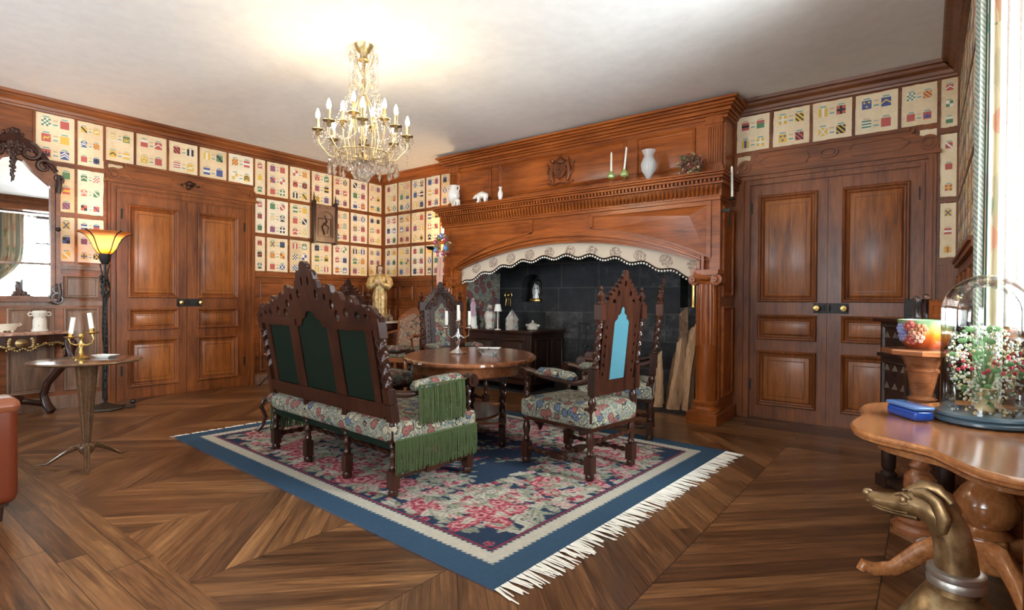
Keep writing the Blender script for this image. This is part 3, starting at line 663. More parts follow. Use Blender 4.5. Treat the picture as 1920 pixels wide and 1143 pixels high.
# columns
def column(x):
    y = YF-.075; b = MB()
    b.lathe([(.135, .125), (.135, .15), (.125, .165), (.118, .18), (.128, .20), (.128, .22), (.108, .235)], c=(x, y, 0), n=28)
    b.lathe([(.098, .235), (.098, .80)], c=(x, y, 0), n=28); b.lathe([(.104, .79), (.104, .81)], c=(x, y, 0), n=28)
    b.lathe([(.094, .81), (.093, 1.2), (.086, 1.44)], c=(x, y, 0), n=80, fl=16, fd=.055); b.lathe([(.096, 1.43), (.10, 1.445), (.088, 1.46)], c=(x, y, 0), n=24)
    c = FO(b, 'column', 'mantelz', ang=30)
    k = MB(); k.box(x-.14, y-.10, 1.535, x+.14, YF, 1.575); k.box(x-.125, y-.09, 1.52, x+.125, YF, 1.535)
    k.loft([(x-.10, y-.03, 1.505), (x+.10, y-.03, 1.505)], (.09, .022), 10, up=(0, 0, 1))
    for s in (-1, 1):
        k.lathe([(.0, -.10), (.054, -.10), (.058, -.08), (.042, 0), (.058, .07), (.0, .075)], c=(x+s*.112, y-.01, 1.475), n=20, axis=Matrix.Rotation(PI/2, 3, 'X'))
        k.lathe([(.0, .0), (.030, .0), (.026, .020), (.012, .020), (.010, .030), (0, .032)], c=(x+s*.112, y-.105, 1.475), n=12, axis=Matrix.Rotation(PI/2, 3, 'X'))
    for a in range(5): k.ball((x-.05+a*.025, y-.095, 1.478), .011, 8)
    k.v = [tuple(Vector(v)-Vector((4.04, 5.75, 0))) for v in k.v]; k.out('capital', 'mantel', c)
    p = MB(); p.box(x-.155, y-.15, 0, x+.155, YF+.2, .115); p.box(x-.14, y-.135, .115, x+.14, YF, .13); p.v = [tuple(Vector(v)-Vector((4.04, 5.75, 0))) for v in p.v]; p.out('plinth', 'mantel', c, bev=.005)
column(2.20); column(5.925)
# side pier base
b = MB(); b.box(X1-.06, YF+.1, 0, X1+.04, YB, .12); FO(b, 'pier_base', 'mantel')
# firebox: floor slab, blackened masonry, niche
b = MB(); BY = 6.82
b.box(HX0-.1, YF+.14, 0, HX0, BY+.3, 2.6); b.box(HX1, YF+.14, 0, HX1+.1, BY+.3, 2.6); b.box(HX0-.1, YF+.14, 2.5, HX1+.1, BY+.3, 2.6)
def mBk(u, v, h): return (u, BY+.28-h, v)
nz0, nz1 = 1.225, 1.50; nich = [(2.70, nz0), (3.07, nz0)]+[(2.885+.185*math.cos(PI*i/10), nz1+.155*math.sin(PI*i/10)) for i in range(11)]
rn = [(5.22, 1.17), (5.52, 1.17), (5.52, 1.62), (5.22, 1.62)]
b.shape([[(HX0, 0), (HX1, 0), (HX1, 2.5), (HX0, 2.5)], nich, rn], mBk, 0, .28); b.box(HX0, BY+.28, 0, HX1, BY+.34, 2.5)
b.box(3.35, BY-.10, 0, 4.2, BY, .78); b.box(4.5, BY-.05, .0, HX1, BY, .62)
FO(b, 'firebox', 'stone', smooth=False)
MBh = MB(); MBh.box(HX0, YF+.1, .0, HX1, BY, .012); FO(MBh, 'hearth_slab', 'stone', smooth=False)
# valance cloth + pompom trim
def sc_low(u): 
    t = (u-4.08)/1.72; env = ZA-.155-(t*t)*.33+ (.0)
    return env+.022*math.cos(u*2*PI/.345*1.0)
b = MB(); N = 150; vs = []; ys = YF+.05
Atop = arch(60, OX0-.02, OX1+.02, ZS+.0, ZA+.01)
def ztop(u):
    w = (OX1-OX0)/2; r = (w*w+(ZA-ZS)**2)/(2*(ZA-ZS)); c = (OX0+OX1)/2; return ZA-r+math.sqrt(max(0, r*r-(u-c)**2))+.02
for i in range(N+1):
    u = OX0+.005+(OX1-OX0-.01)*i/N; w = .006*math.sin(u*17)
    for k in range(5): z = ztop(u)+(sc_low(u)-ztop(u))*k/4; vs.append((u, ys+w*k/4, z))
    for k in range(5): z = ztop(u)+(sc_low(u)-ztop(u))*k/4; vs.append((u, ys+w*k/4+.006, z))
fs = []
for i in range(N):
    for k in range(4): a = i*10+k; fs += [(a, a+1, a+11, a+10), (a+5, a+6, a+16, a+15)]
    fs += [(i*10+4, i*10+9, i*10+19, i*10+14)]
b.add(vs, fs); FO(b, 'valance', 'valance'); val = fp.children[-1]
b = MB(); b.loft([(OX0+.01+(OX1-OX0-.02)*i/N, ys-.004, sc_low(OX0+.01+(OX1-OX0-.02)*i/N)+.004) for i in range(N+1)], .0085, 6)
b.v = [tuple(Vector(v)-Vector((4.04, 5.75, 0))) for v in b.v]; b.out('braid', 'vdark', val)
b = MB()
for i in range(98):
    u = OX0+.03+(OX1-OX0-.06)*i/97; b.ball((u, ys-.004, sc_low(u)-.018), .0125, 8)
b.v = [tuple(Vector(v)-Vector((4.04, 5.75, 0))) for v in b.v]; po = b.out('pompom_trim', 'wax', val); po['kind'] = 'stuff'

# ---- things in the hearth
o = MB().box(0, 0, 0, .012, .93, 1.55).out('wall_tapestry', 'arras', loc=(HX0+.004, 5.86, .12)); tag(o, 'figured tapestry in muted colours hanging on the left cheek of the hearth', 'tapestry')
ch = thing('chest', 'dark oak low chest standing in the left side of the hearth', 'chest', (2.93, 6.10, 0))
MB().box(-.60, -.20, .10, .60, .62, .79).out('carcase', 'vdark', ch, bev=.005); MB().box(-.63, -.23, .79, .63, .64, .83).out('lid', 'dark', ch, bev=.006)
b = MB(); b.rect(lambda u, v, h: (.60+h, u, v), -.12, .18, .20, .72, PF); b.rect(lambda u, v, h: (.60+h, u, v), .27, .18, .58, .72, PF); b.rect(lambda u, v, h: (u, -.2-h, v), -.5, .18, -.03, .72, PF); b.rect(lambda u, v, h: (u, -.2-h, v), .03, .18, .5, .72, PF); b.out('panel_front', 'vdark', ch)
for sx in (-.55, .55):
    for sy in (-.16, .57): MB().box(sx-.04, sy-.04, 0, sx+.04, sy+.04, .10).out('leg', 'vdark', ch)
T0 = .832
def simple(name, label, cat, loc, prof, mat, n=20, group=None, **k):
    o = MB().lathe(prof, n=n, **k).out(name, mat, loc=loc); return tag(o, label, cat, group)
# white figurine on plinth, tureens, small lamp
f = thing('figurine', 'white porcelain figurine on a white plinth at left end of the hearth chest', 'figurine', (2.42, 5.98, T0))
MB().lathe([(.075, 0), (.075, .03), (.06, .05), (.055, .16), (.065, .18), (0, .185)], n=8).out('plinth', 'white', f)
MB().lathe([(.045, .18), (.05, .22), (.035, .29), (.045, .34), (.03, .38), (.018, .40)], n=14, fl=7, fd=.1).ball((0, 0, .425), .026, 10).out('body', flat('mauve_glaze', (.45, .30, .38), .4), f)
M_ = Mat('painted_faience'); n_ = M_.voro(M_.obj(), 22, 'F1', 'Color'); M_.set(col=M_.ramp(M_.xyz(n_)[0], [(0, (.55, .53, .48)), (.5, (.20, .30, .34)), (.62, (.60, .56, .50)), (.8, (.45, .20, .18)), (.9, (.62, .60, .52))], True), rough=.3); MT['faience'] = M_.m
simple('tureen', 'tall grey-green pottery jar beside the little lamp on the hearth chest', 'jar', (2.71, 6.02, T0), [(.06, 0), (.07, .02), (.06, .06), (.075, .12), (.085, .19), (.07, .24), (.045, .27), (.055, .30), (.03, .33), (.01, .35)], 'faience')
lp = thing('candlestick_lamp', 'slender table lamp with small white shade on the hearth chest', 'lamp', (2.93, 5.93, T0))
MB().lathe([(.045, 0), (.045, .008), (.008, .02), (.005, .26), (.005, .34)], n=12).out('stem', 'white', lp); MB().lathe([(.055, .26), (.037, .36)], n=20, cap=False).out('lamp_shade', flat('white_shade', (.85, .83, .78), .7), lp)
b = MB(); b.lathe([(.085, 0), (.09, .02), (.088, .13), (.095, .15), (.06, .20), (.03, .25), (.012, .27), (0, .29)], n=4, a0=PI/4, a1=2*PI+PI/4); tag(b.out('house_shaped_box', 'faience', loc=(3.09, 6.05, T0)), 'painted pottery box with pointed roof on the hearth chest', 'box')
b = MB(); b.lathe([(.05, 0), (.085, .015), (.09, .06), (.095, .07), (.07, .09), (.02, .11), (0, .12)], n=18, sy=.7); b.ball((.10, 0, .07), .02, 8).ball((-.10, 0, .07), .02, 8).ball((0, 0, .125), .018, 8); tag(b.out('lidded_dish', 'faience', loc=(3.40, 6.12, T0)), 'low lidded faience dish at the right end of the hearth chest', 'dish')
# statuette in glass dome inside the niche
d = thing('domed_statuette', 'white statuette under a glass dome in the dark stone niche', 'statuette', (2.885, 6.93, 1.235))
MB().lathe([(.13, 0), (.135, .02), (.12, .045), (0, .045)], n=28, sy=.6).out('base', 'brass', d)
MB().lathe([(.115, .045), (.115, .24), (.10, .29), (.06, .335), (.0, .35)], n=28, sy=.6, cap=False).out('glass_dome', 'thin', d)
MB().lathe([(.045, .045), (.05, .06), (.028, .12), (.038, .17), (.02, .20)], n=12, fl=6, fd=.1).ball((0, 0, .225), .024, 10).loft([(-.05, 0, .10), (-.06, 0, .18), (-.02, 0, .27), (.04, 0, .24), (.06, 0, .12)], .009, 6).out('figure', 'white', d)
b = MB(); b.loft([(0, 0, 0), (.05, 0, -.02), (.07, 0, -.07), (.05, 0, -.12), (0, 0, -.14), (-.05, 0, -.12), (-.07, 0, -.07), (-.05, 0, -.02), (0, 0, 0)], .008, 6); b.ball((0, 0, -.07), .03, 8)
for x in (-.04, 0, .04): b.loft([(x, 0, -.12), (x*1.2, -.01, -.24)], .006, 6)
tag(b.out('wrought_brass_hanger', 'brass', loc=(2.40+.05, 6.79, 1.40)), 'pierced brass trivet with hooks hanging on the black hearth wall', 'hanger')
v = simple('brass_vase', 'tall narrow brass shell-case vase in the right recess of the hearth', 'vase', (5.37, 6.90, 1.175), [(.05, 0), (.05, .01), (.042, .03), (.042, .24), (.05, .32), (.046, .33)], 'brass')
# iron crane and tools
b = MB(); b.loft([(0, 0, 0), (0, 0, .95)], .012, 6); b.loft([(0, 0, .93), (.16, 0, .93), (.18, 0, .85)], .010, 6); b.loft([(.10, 0, .93), (.10, 0, .35), (.07, 0, .30)], .009, 6); b.box(-.04, -.04, 0, .04, .04, .02)
b.lathe([(.03, .60), (.035, .62), (.03, .64)], n=10, c=(.10, 0, 0), cap=True); tag(b.out('fire_crane', 'iron', loc=(3.95, 6.45, .012)), 'black iron pot crane standing against the hearth back wall', 'fire iron')
b = MB(); b.box(-.12, -.1, 0, .12, .1, .30); b.box(-.14, -.12, .30, .14, .12, .325); tag(b.out('iron_firebox', 'iron', loc=(3.76, 6.4, .012), bev=.004), 'small black iron box on the hearth floor beside the chest', 'box')
an = thing('andiron', 'black iron andirons with curled bars in the hearth centre', 'andiron', (4.55, 6.35, .012))
for x in (-.25, .25):
    b = MB(); b.loft([(x, -.25, 0), (x, -.25, .38)], .016, 8); b.ball((x, -.25, .41), .035, 10); b.loft([(x, -.25, .10), (x, .25, .10), (x, .25, 0)], .013, 6); b.loft([(x-.08, -.27, 0), (x, -.25, .08), (x+.08, -.27, 0)], .012, 6); b.out('andiron_bar', 'iron', an)
# firewood leaning at the right
R = random.Random(8)
logs = [(5.42, 5.98, .80, .065, .03, 'log', 'pale split log leaning foremost in the firewood pile'), (5.24, 6.02, .50, .05, -.02, 'log', 'short pale log at the left front of the firewood pile'), (5.40, 6.30, 1.12, .05, -.02, 'bark', 'tallest dark log leaning upright in the firewood pile'), (5.58, 6.02, .98, .05, .02, 'log', 'long split log with pale cut top against the column'), (5.30, 6.20, .66, .055, .05, 'bark', 'rough bark log behind the foremost split log'), (5.60, 6.30, .86, .05, .0, 'bark', 'dark log at the back right of the firewood pile'), (5.18, 6.26, .58, .045, -.06, 'log', 'thin pale log leaning at the back left of the pile'), (5.70, 6.12, .72, .045, .02, 'log', 'split log tucked behind the right column'), (5.52, 6.16, .90, .045, -.01, 'bark', 'bark-covered log in the middle of the firewood pile')]
for k, (x, y, L, r, tl, m, lab) in enumerate(logs):
    b = MB(); n = 11; kk = R.choice([0, 2]); an_ = [R.uniform(.82, 1.12)*(1.3 if (i+k) % 4 == 0 else .85) for i in range(n)]; vs = []; st = 14; bx_, by_ = R.uniform(-.03, .03), R.uniform(-.02, .02)
    for j in range(st):
        t = j/(st-1); jit = [R.uniform(-.10, .10) for _ in range(n)]
        for i in range(n):
            a = 2*PI*i/n+t*.5; q = r*an_[i]*(1.15-.35*t+.06*math.sin(7*t+k))*(1+jit[i]); vs.append((tl*L*t*2+q*math.cos(a)+bx_*math.sin(t*3), .20*L*t+q*math.sin(a)*.75+r+by_*math.sin(t*4), L*t+(.05*math.cos(a) if j == st-1 else 0)))
    fs = [(j*n+i, j*n+(i+1) % n, (j+1)*n+(i+1) % n, (j+1)*n+i) for j in range(st-1) for i in range(n)]+[tuple(range(n)), tuple((st-1)*n+i for i in range(n))]
    b.add(vs, fs); tag(b.out('firewood_log', m, loc=(x, y, .013), ang=28), lab, 'log', 'firewood stacked in the hearth')
# ---- on the mantel shelf
SZ = 2.581
u = thing('two_handled_urn', 'white two-handled urn at the left end of the mantel shelf', 'urn', (2.23, 5.75, SZ))
MB().lathe([(.06, 0), (.062, .012), (.025, .04), (.03, .06), (.075, .13), (.092, .19), (.085, .24), (.058, .28), (.05, .31), (.066, .335), (.058, .335), (.045, .31)], n=26).out('body', 'white', u)
for s in (-1, 1): MB().loft([(s*.06, 0, .31), (s*.105, 0, .325), (s*.11, 0, .28), (s*.085, 0, .235)], .010, 8).out('handle', 'white', u)
def bear(name, label, loc, rz, L):
    b = MB(Matrix.Scale(L, 4)); b.loft([(-.42, 0, .30), (-.34, 0, .42), (-.1, 0, .50), (.12, 0, .46), (.25, 0, .46), (.36, 0, .42), (.46, 0, .36), (.52, 0, .34)], [(.05, .05), (.17, .17), (.21, .21), (.17, .18), (.12, .12), (.11, .11), (.06, .06), (.035, .035)], 12)
    for x, y, d in ((-.30, .10, -.03), (-.28, -.10, .06), (.12, .09, .07), (.14, -.09, -.03)): b.loft([(x, y, .40), (x-.02, y, .2), (x+d, y, .04), (x+d+.05, y, .02)], [.10, .075, .055, .045], 8)
    for y in (-.07, .07): b.ball((.33, y, .52), .03, 6)
    o = b.out(name, 'white', loc=loc); o.rotation_euler = (0, 0, rz); return tag(o, label, 'figurine')
bear('bear_figurine', 'small white bear figurine beside the foot of the white urn', (2.37, 5.66, SZ), 2.9, .17)
bear('bear_figurine', 'white walking bear figurine alone on the left of the mantel shelf', (2.80, 5.70, SZ), 3.3, .25)
simple('small_vase', 'slim white vase with flared rim between bear and coat of arms', 'vase', (3.13, 5.72, SZ), [(.03, 0), (.032, .01), (.022, .03), (.034, .08), (.036, .12), (.018, .16), (.016, .18), (.03, .20), (.022, .20)], 'white')
gg = Mat('yellow_green_glass').set(col=(.55, .72, .25), rough=.1, trans=.6).m
for x, h, tl, w in ((4.80, .22, 0, 'left, with the upright candle'), (4.965, .25, .10, 'right, with the leaning candle')):
    c = thing('glass_candlestick', f'yellow-green glass candlestick on the mantel shelf, {w}', 'candlestick', (x, 5.70, SZ), group='glass candlesticks on the mantel')
    MB().lathe([(.04, 0), (.04, .006), (.008, .02), (.008, .08), (.012, .085)], n=16).out('foot', 'crystal', c); MB().lathe([(.012, .085), (.045, .10), (.05, .125), (.036, .15), (.02, .17), (.018, .175)], n=18).out('cup', gg, c)
    MB().loft([(0, 0, .16), (tl*h, 0, .16+h), (tl*h, 0, .18+h)], [.0125, .011, .004], 10).out('candle', 'wax', c)
simple('crystal_vase', 'clear cut-crystal vase with a flared rim on the mantel shelf', 'vase', (5.26, 5.70, SZ), [(.05, 0), (.055, .01), (.025, .03), (.03, .05), (.075, .12), (.085, .19), (.055, .26), (.045, .28), (.075, .345), (.07, .345), (.04, .28), (.05, .25), (.075, .18), (.03, .07), (0, .065)], flat('ground_crystal', (.86, .88, .88), .12, trans=.55), n=40, fl=20, fd=.03)
b = MB(); R = random.Random(2)
mats_w = [flat('dried_brown', (.13, .06, .035), .8), flat('dried_red', (.22, .05, .05), .8), flat('dried_buff', (.38, .28, .16), .8), flat('dried_green', (.10, .12, .05), .8)]
for k in range(230):
    a = R.uniform(0, 2*PI); q = R.gauss(0, .028); b.ball((math.cos(a)*(.085+q), R.gauss(0, .022), .115+math.sin(a)*(.085+q)), R.uniform(.008, .018), 6, R.randrange(4))
tag(b.out('dried_wreath', mats_w, loc=(5.72, 5.72, SZ)), 'dark dried-flower wreath propped at the right end of the mantel shelf', 'wreath')
# flower wreath with ribbon on the left column
w = thing('flower_wreath', 'blue and red flower wreath with a pink ribbon hung on the left column', 'wreath', (2.20, 5.545, 2.03))
mf = [flat('wreath_green', (.13, .15, .07), .8), flat('wreath_blue', (.10, .25, .60), .6), flat('wreath_crimson', (.40, .04, .08), .6), flat('wreath_white', (.75, .74, .72), .6), flat('wreath_buff', (.55, .40, .20), .7)]
b = MB(); R = random.Random(5)
for k in range(260):
    a = R.uniform(0, 2*PI); q = max(-.04, min(.04, R.gauss(0, .022))); b.ball((math.cos(a)*(.105+q), R.gauss(0, .016), math.sin(a)*(.13+q)), R.uniform(.008, .017), 6, R.choice([0, 0, 0, 4, 2]))
b.out('ring', mf, w)
for k, (a, m) in enumerate(((80, 1), (35, 2), (-20, 1), (-60, 2), (-110, 2), (-150, 1), (160, 2), (-85, 3))):
    b = MB(); x, z = .11*math.cos(math.radians(a)), .135*math.sin(math.radians(a))
    for j in range(9): t = j*2*PI/9; b.ball((x+.024*math.cos(t)*(j > 0), -.03, z+.024*math.sin(t)*(j > 0)), .016, 6, m)
    b.ball((x, -.046, z), .010, 6, 3); b.out('blossom', mf, w)
pk = flat('pink_ribbon', (.62, .38, .30), .6)
for s in (-.02, .025):
    MB().loft([(s, -.03, -.12), (s*1.5, -.045, -.45), (s*.5, -.045, -.80), (s-.02, -.05, -1.08)], [(.022, .003), (.03, .003), (.028, .003), (.04, .003)], 6, up=(0, 1, 0)).out('ribbon', pk, w)
# candle on iron bracket at the right pier
c = thing('candle_bracket', 'white candle on a black bracket at the right edge of the mantel', 'candle', (6.13, 5.80, 2.30))
b = MB(); b.loft([(-.03, 0, -.28), (-.02, 0, -.1), (0, 0, 0)], .009, 6); b.box(-.105, -.015, -.12, -.02, .015, -.09); b.lathe([(.03, 0), (.035, .012), (.014, .015), (.014, .03)], n=12); b.out('bracket', 'iron', c)
MB().loft([(0, 0, .02), (-.006, 0, .33), (-.006, 0, .345)], [.013, .012, .004], 10).out('candle', 'wax', c)
# little lit crystal sconce at the left of the chimney
c = thing('wall_sconce', 'lit crystal wall sconce beside the left end of the mantel', 'wall lamp', (1.80, 6.20, 2.28))
MB().lathe([(.05, -.03), (.05, .03)], n=16, c=(0, .03, 0), axis=Matrix.Rotation(PI/2, 3, 'X')).loft([(0, .03, 0), (0, -.08, -.05), (0, -.14, -.02), (0, -.14, .03)], .008, 8).out('arm', 'gold', c)
MB().lathe([(.02, .03), (.045, .035), (.02, .045)], n=16, c=(0, -.14, 0)).out('drip_pan', 'crystal', c)
MB().lathe([(.011, .04), (.011, .10), (.017, .125), (.012, .16), (0, .175)], n=12, c=(0, -.14, 0)).out('light_bulb', 'sconce_bulb', c)
R = random.Random(3)
for k in range(9):
    a = k*2*PI/9; MB().ball((.04*math.cos(a), -.14+.04*math.sin(a), -.02-(k % 3)*.02), .012, 6, sc=(1, 1, 1.9)).out('crystal_drop', 'crystal', c)
# iron floor candlestick with dark bowl in front of the left column
c = thing('iron_torchere', 'thin black iron floor torchere with a dark dish, left of the wreath', 'torchere', (1.93, 5.62, 0))
MB().loft([(0, 0, .03), (0, 0, 2.0)], .009, 8).out('pole', 'iron', c); MB().lathe([(.02, 1.98), (.07, 1.995), (.10, 2.03), (.095, 2.03), (.05, 2.005)], n=24).out('dish', 'iron', c)
for k in range(3): a = k*2*PI/3; MB().loft([(0, 0, .18), (.09*math.cos(a), .09*math.sin(a), .10), (.17*math.cos(a), .17*math.sin(a), .006)], .009, 6).out('leg', 'iron', c)
# ================================================================ RUG
def rug():
    L, Wd = 3.86, 2.86; st = .0095; nx, ny = int(L/st), int(Wd/st); xs = np.linspace(0, L, nx); ys = np.linspace(0, Wd, ny)
    X, Y = np.meshgrid(xs, ys); C = np.zeros((ny, nx, 3)); D = np.minimum(np.minimum(X, L-X), np.minimum(Y, Wd-Y))
    navy, blue, cream, red, pink, rose, sage, wine = [np.array(c) for c in ((.022, .042, .080), (.040, .088, .145), (.56, .52, .42), (.34, .03, .05), (.48, .13, .16), (.66, .40, .36), (.34, .36, .26), (.16, .015, .04))]
    C[:] = navy; C[D < .16] = blue
    along = np.where(np.minimum(X, L-X) < np.minimum(Y, Wd-Y), Y, X); tooth = ((along*28) % 1 < .5)
    C[(D > .16) & (D < .235)] = cream; C[(D > .145) & (D <= .172) & tooth] = cream; C[(D > .225) & (D < .245) & tooth] = cream; C[(D > .248) & (D < .262)] = red
    C[(D >= .262) & (D < .275)] = navy
    R = np.random.RandomState(11)
    def sub(cx, cy, r):
        i0, i1 = max(0, int((cx-r)/st)), min(nx, int((cx+r)/st)+2); j0, j1 = max(0, int((cy-r)/st)), min(ny, int((cy+r)/st)+2); return slice(j0, j1), slice(i0, i1)
    def leaf(cx, cy, a, l, w, col):
        s = sub(cx, cy, l*1.1); x = X[s]-cx; y = Y[s]-cy; u = x*np.cos(a)+y*np.sin(a); v = -x*np.sin(a)+y*np.cos(a); m = ((u/l)**2+(v/(w*(1-.4*u/l)))**2 < 1) & (D[s] > .275)
        C[s][m] = col; m2 = m & (np.abs(v) < .0055); C[s][m2] = col*.55
    def flower(cx, cy, r, c1, c2, c3):
        s = sub(cx, cy, r*1.1); x = X[s]-cx; y = Y[s]-cy; q = np.hypot(x, y)/r; a = np.arctan2(y, x); ph = R.rand()*6; lim = .82+.18*np.abs(np.sin(a*2.5+ph)); m = (q < lim) & (D[s] > .272)
        ring = np.floor((q+.08*np.sin(a*5+ph*2))*5.2).astype(int) % 3; pal = np.array([c1, c2, c3]); col = pal[ring]; col[(np.abs(np.sin(a*5+ph+q*3)) < .18) & (q > .25)] = wine*1.4; C[s][m] = col[m]
        C[s][(q < .16) & (D[s] > .27)] = wine
    def border_pts(n, d0, jit):
        o = []; per = 2*(L+Wd-4*d0)
        for k in range(n):
            t = k*per/n; a, c = L-2*d0, Wd-2*d0
            if t < a: p = (d0+t, d0)
            elif t < a+c: p = (L-d0, d0+t-a)
            elif t < 2*a+c: p = (L-d0-(t-a-c), Wd-d0)
            else: p = (d0, Wd-d0-(t-2*a-c))
            o.append((p[0]+R.uniform(-jit, jit), p[1]+R.uniform(-jit, jit)))
        return o
    for p in border_pts(1900, .60, .32): leaf(p[0], p[1], R.rand()*6.28, R.uniform(.035, .075), R.uniform(.013, .026), [sage, cream, cream*.8, sage*.8][R.randint(4)])
    for p in border_pts(800, .60, .32): flower(p[0], p[1], R.uniform(.018, .038), *[(rose, pink, cream), (red, pink, wine), (cream, rose, pink)][R.randint(3)])
    for p in border_pts(100, .52, .18): flower(p[0], p[1], R.uniform(.06, .095), *[(red, pink, rose), (pink, red, rose)][R.randint(2)])
    for cx, cy in ((.62, .62), (L-.62, .62), (.62, Wd-.62), (L-.62, Wd-.62), (L/2, Wd/2), (L/2, .62), (L/2, Wd-.62)):
        for k in range(26): a = R.rand()*6.28; q = R.uniform(.05, .34); leaf(cx+q*math.cos(a), cy+q*math.sin(a), a, .065, .022, [sage, cream][R.randint(2)])
        for k in range(9): a = R.rand()*6.28; q = R.uniform(.0, .22); flower(cx+q*math.cos(a), cy+q*math.sin(a), R.uniform(.045, .09), red, pink, rose)
    for p in border_pts(200, .58, .30): leaf(p[0], p[1], R.rand()*6.28, R.uniform(.045, .08), R.uniform(.015, .025), [cream, cream*.85, sage][R.randint(3)])
    t = np.linspace(0, 1, 170)     # trailing sprays in the field
    for f in range(8):
        a0 = R.rand()*6.28; x0 = L*.5+(f-3.5)*.33; 
        for q in t[::2]:
            x = x0+.22*np.sin(q*7+a0); y = .75+q*(Wd-1.5); k = R.randint(9)
            if k < 5: leaf(x+R.uniform(-.07, .07), y, R.rand()*6.28, .04, .014, sage if k < 3 else cream*.85)
            elif k < 8: flower(x+R.uniform(-.12, .12), y, R.uniform(.012, .022), wine*1.7, red, pink)
    C *= .95*(1+R.uniform(-.10, .10, C.shape[:2]))[..., None]
    wav = .004*np.sin(X*5+Y*3)*np.sin(Y*4)
    v = np.stack([X-L/2, Y-Wd/2, .012+wav*0], -1).reshape(-1, 3)
    i = np.arange((ny-1)*nx).reshape(ny-1, nx)[:, :-1].ravel(); q = np.stack([i, i+1, i+nx+1, i+nx], 1)
    me = bpy.data.meshes.new('pile'); me.vertices.add(len(v)); me.vertices.foreach_set('co', v.astype(np.float32).ravel()); me.loops.add(q.size); me.loops.foreach_set('vertex_index', q.ravel().astype(np.int32)); me.polygons.add(len(q)); me.polygons.foreach_set('loop_start', (np.arange(len(q))*4).astype(np.int32))
    me.update(calc_edges=True); me.validate()
    at = me.color_attributes.new('weave', 'FLOAT_COLOR', 'POINT'); at.data.foreach_set('color', np.concatenate([C.reshape(-1, 3), np.ones((len(v), 1))], 1).astype(np.float32).ravel())
    M = Mat('woven_rug'); n = M.N('Attribute'); n.attribute_name = 'weave'; c = S(M.t, n.outputs['Color']); w = M.noise(M.obj(), 260, 2)
    M.set(col=M.mix(w*.35, c, (.03, .03, .04)), rough=.95, spec=.12); M.bump(w, .35, .003); me.materials.append(M.m)
    r = thing('rug', 'large blue floral rug with rose borders and white fringe under the seats', 'rug', (4.42, 3.32, 0), -.052)
    o = bpy.data.objects.new('pile', me); COL.objects.link(o); o.parent = r
    MB().box(-L/2, -Wd/2, .0005, L/2, Wd/2, .0115).out('backing', flat('rug_edge', (.035, .07, .12), .95), r)
    fm = flat('fringe_white', (.80, .76, .66), .9); PR = random.Random(6)
    for s in (-1, 1):
        b = MB()
        for k in range(250):
            y = -Wd/2+Wd*(k+.5)/250; ln = PR.uniform(.09, .15) if s > 0 else PR.uniform(.05, .08); dy = PR.uniform(-.022, .022); w = PR.uniform(.004, .008)
            b.loft([(s*(L/2-.01), y, .009), (s*(L/2+ln*.5), y+dy, .008), (s*(L/2+ln), y+dy*1.6, .005)], [(w*.8, .003), (w, .003), (w*.6, .002)], 5)
        f = b.out('fringe', fm, r); f['kind'] = 'stuff'
rug()
Z0 = .012   # rug top
# ================================================================ THRONE CHAIRS
def turned_leg(b, x, y, z0, z1, r=.03, blocks=()):
    b.lathe([(.012, z0), (.030, z0+.008), (.034, z0+.028), (.028, z0+.045), (.018, z0+.05)], c=(x, y, 0), n=12)
    b.box(x-r, y-r, z0+.05, x+r, y+r, z0+.165); H = z1-(z0+.165); q = z0+.165
    b.lathe([(.018, q), (.027, q+.02), (.018, q+.045), (.026, q+.08), (.031, q+H*.5), (.024, q+H-.08), (.017, q+H-.05), (.027, q+H-.025), (.02, q+H)], c=(x, y, 0), n=12)
def gothic_crest(w0, z0, zp, teeth=5):    # pointed gable outline with crockets; right half mirrored
    r = [(w0, z0), (w0, z0+.10), (w0*.86, z0+.13)]
    for k in range(teeth):
        t = (k+.5)/teeth; x = w0*.84*(1-t)+.03*t; z = z0+.13+(zp-z0-.20)*t
        r += [(x+.004, z-.012), (x+.024, z+.002), (x+.018, z+.024), (x-.006, z+.016)]
    r += [(.034, zp-.07), (.040, zp-.045), (.026, zp-.03), (.022, zp-.01), (.008, zp)]
    return r+[(-x, z) for x, z in r[::-1]]
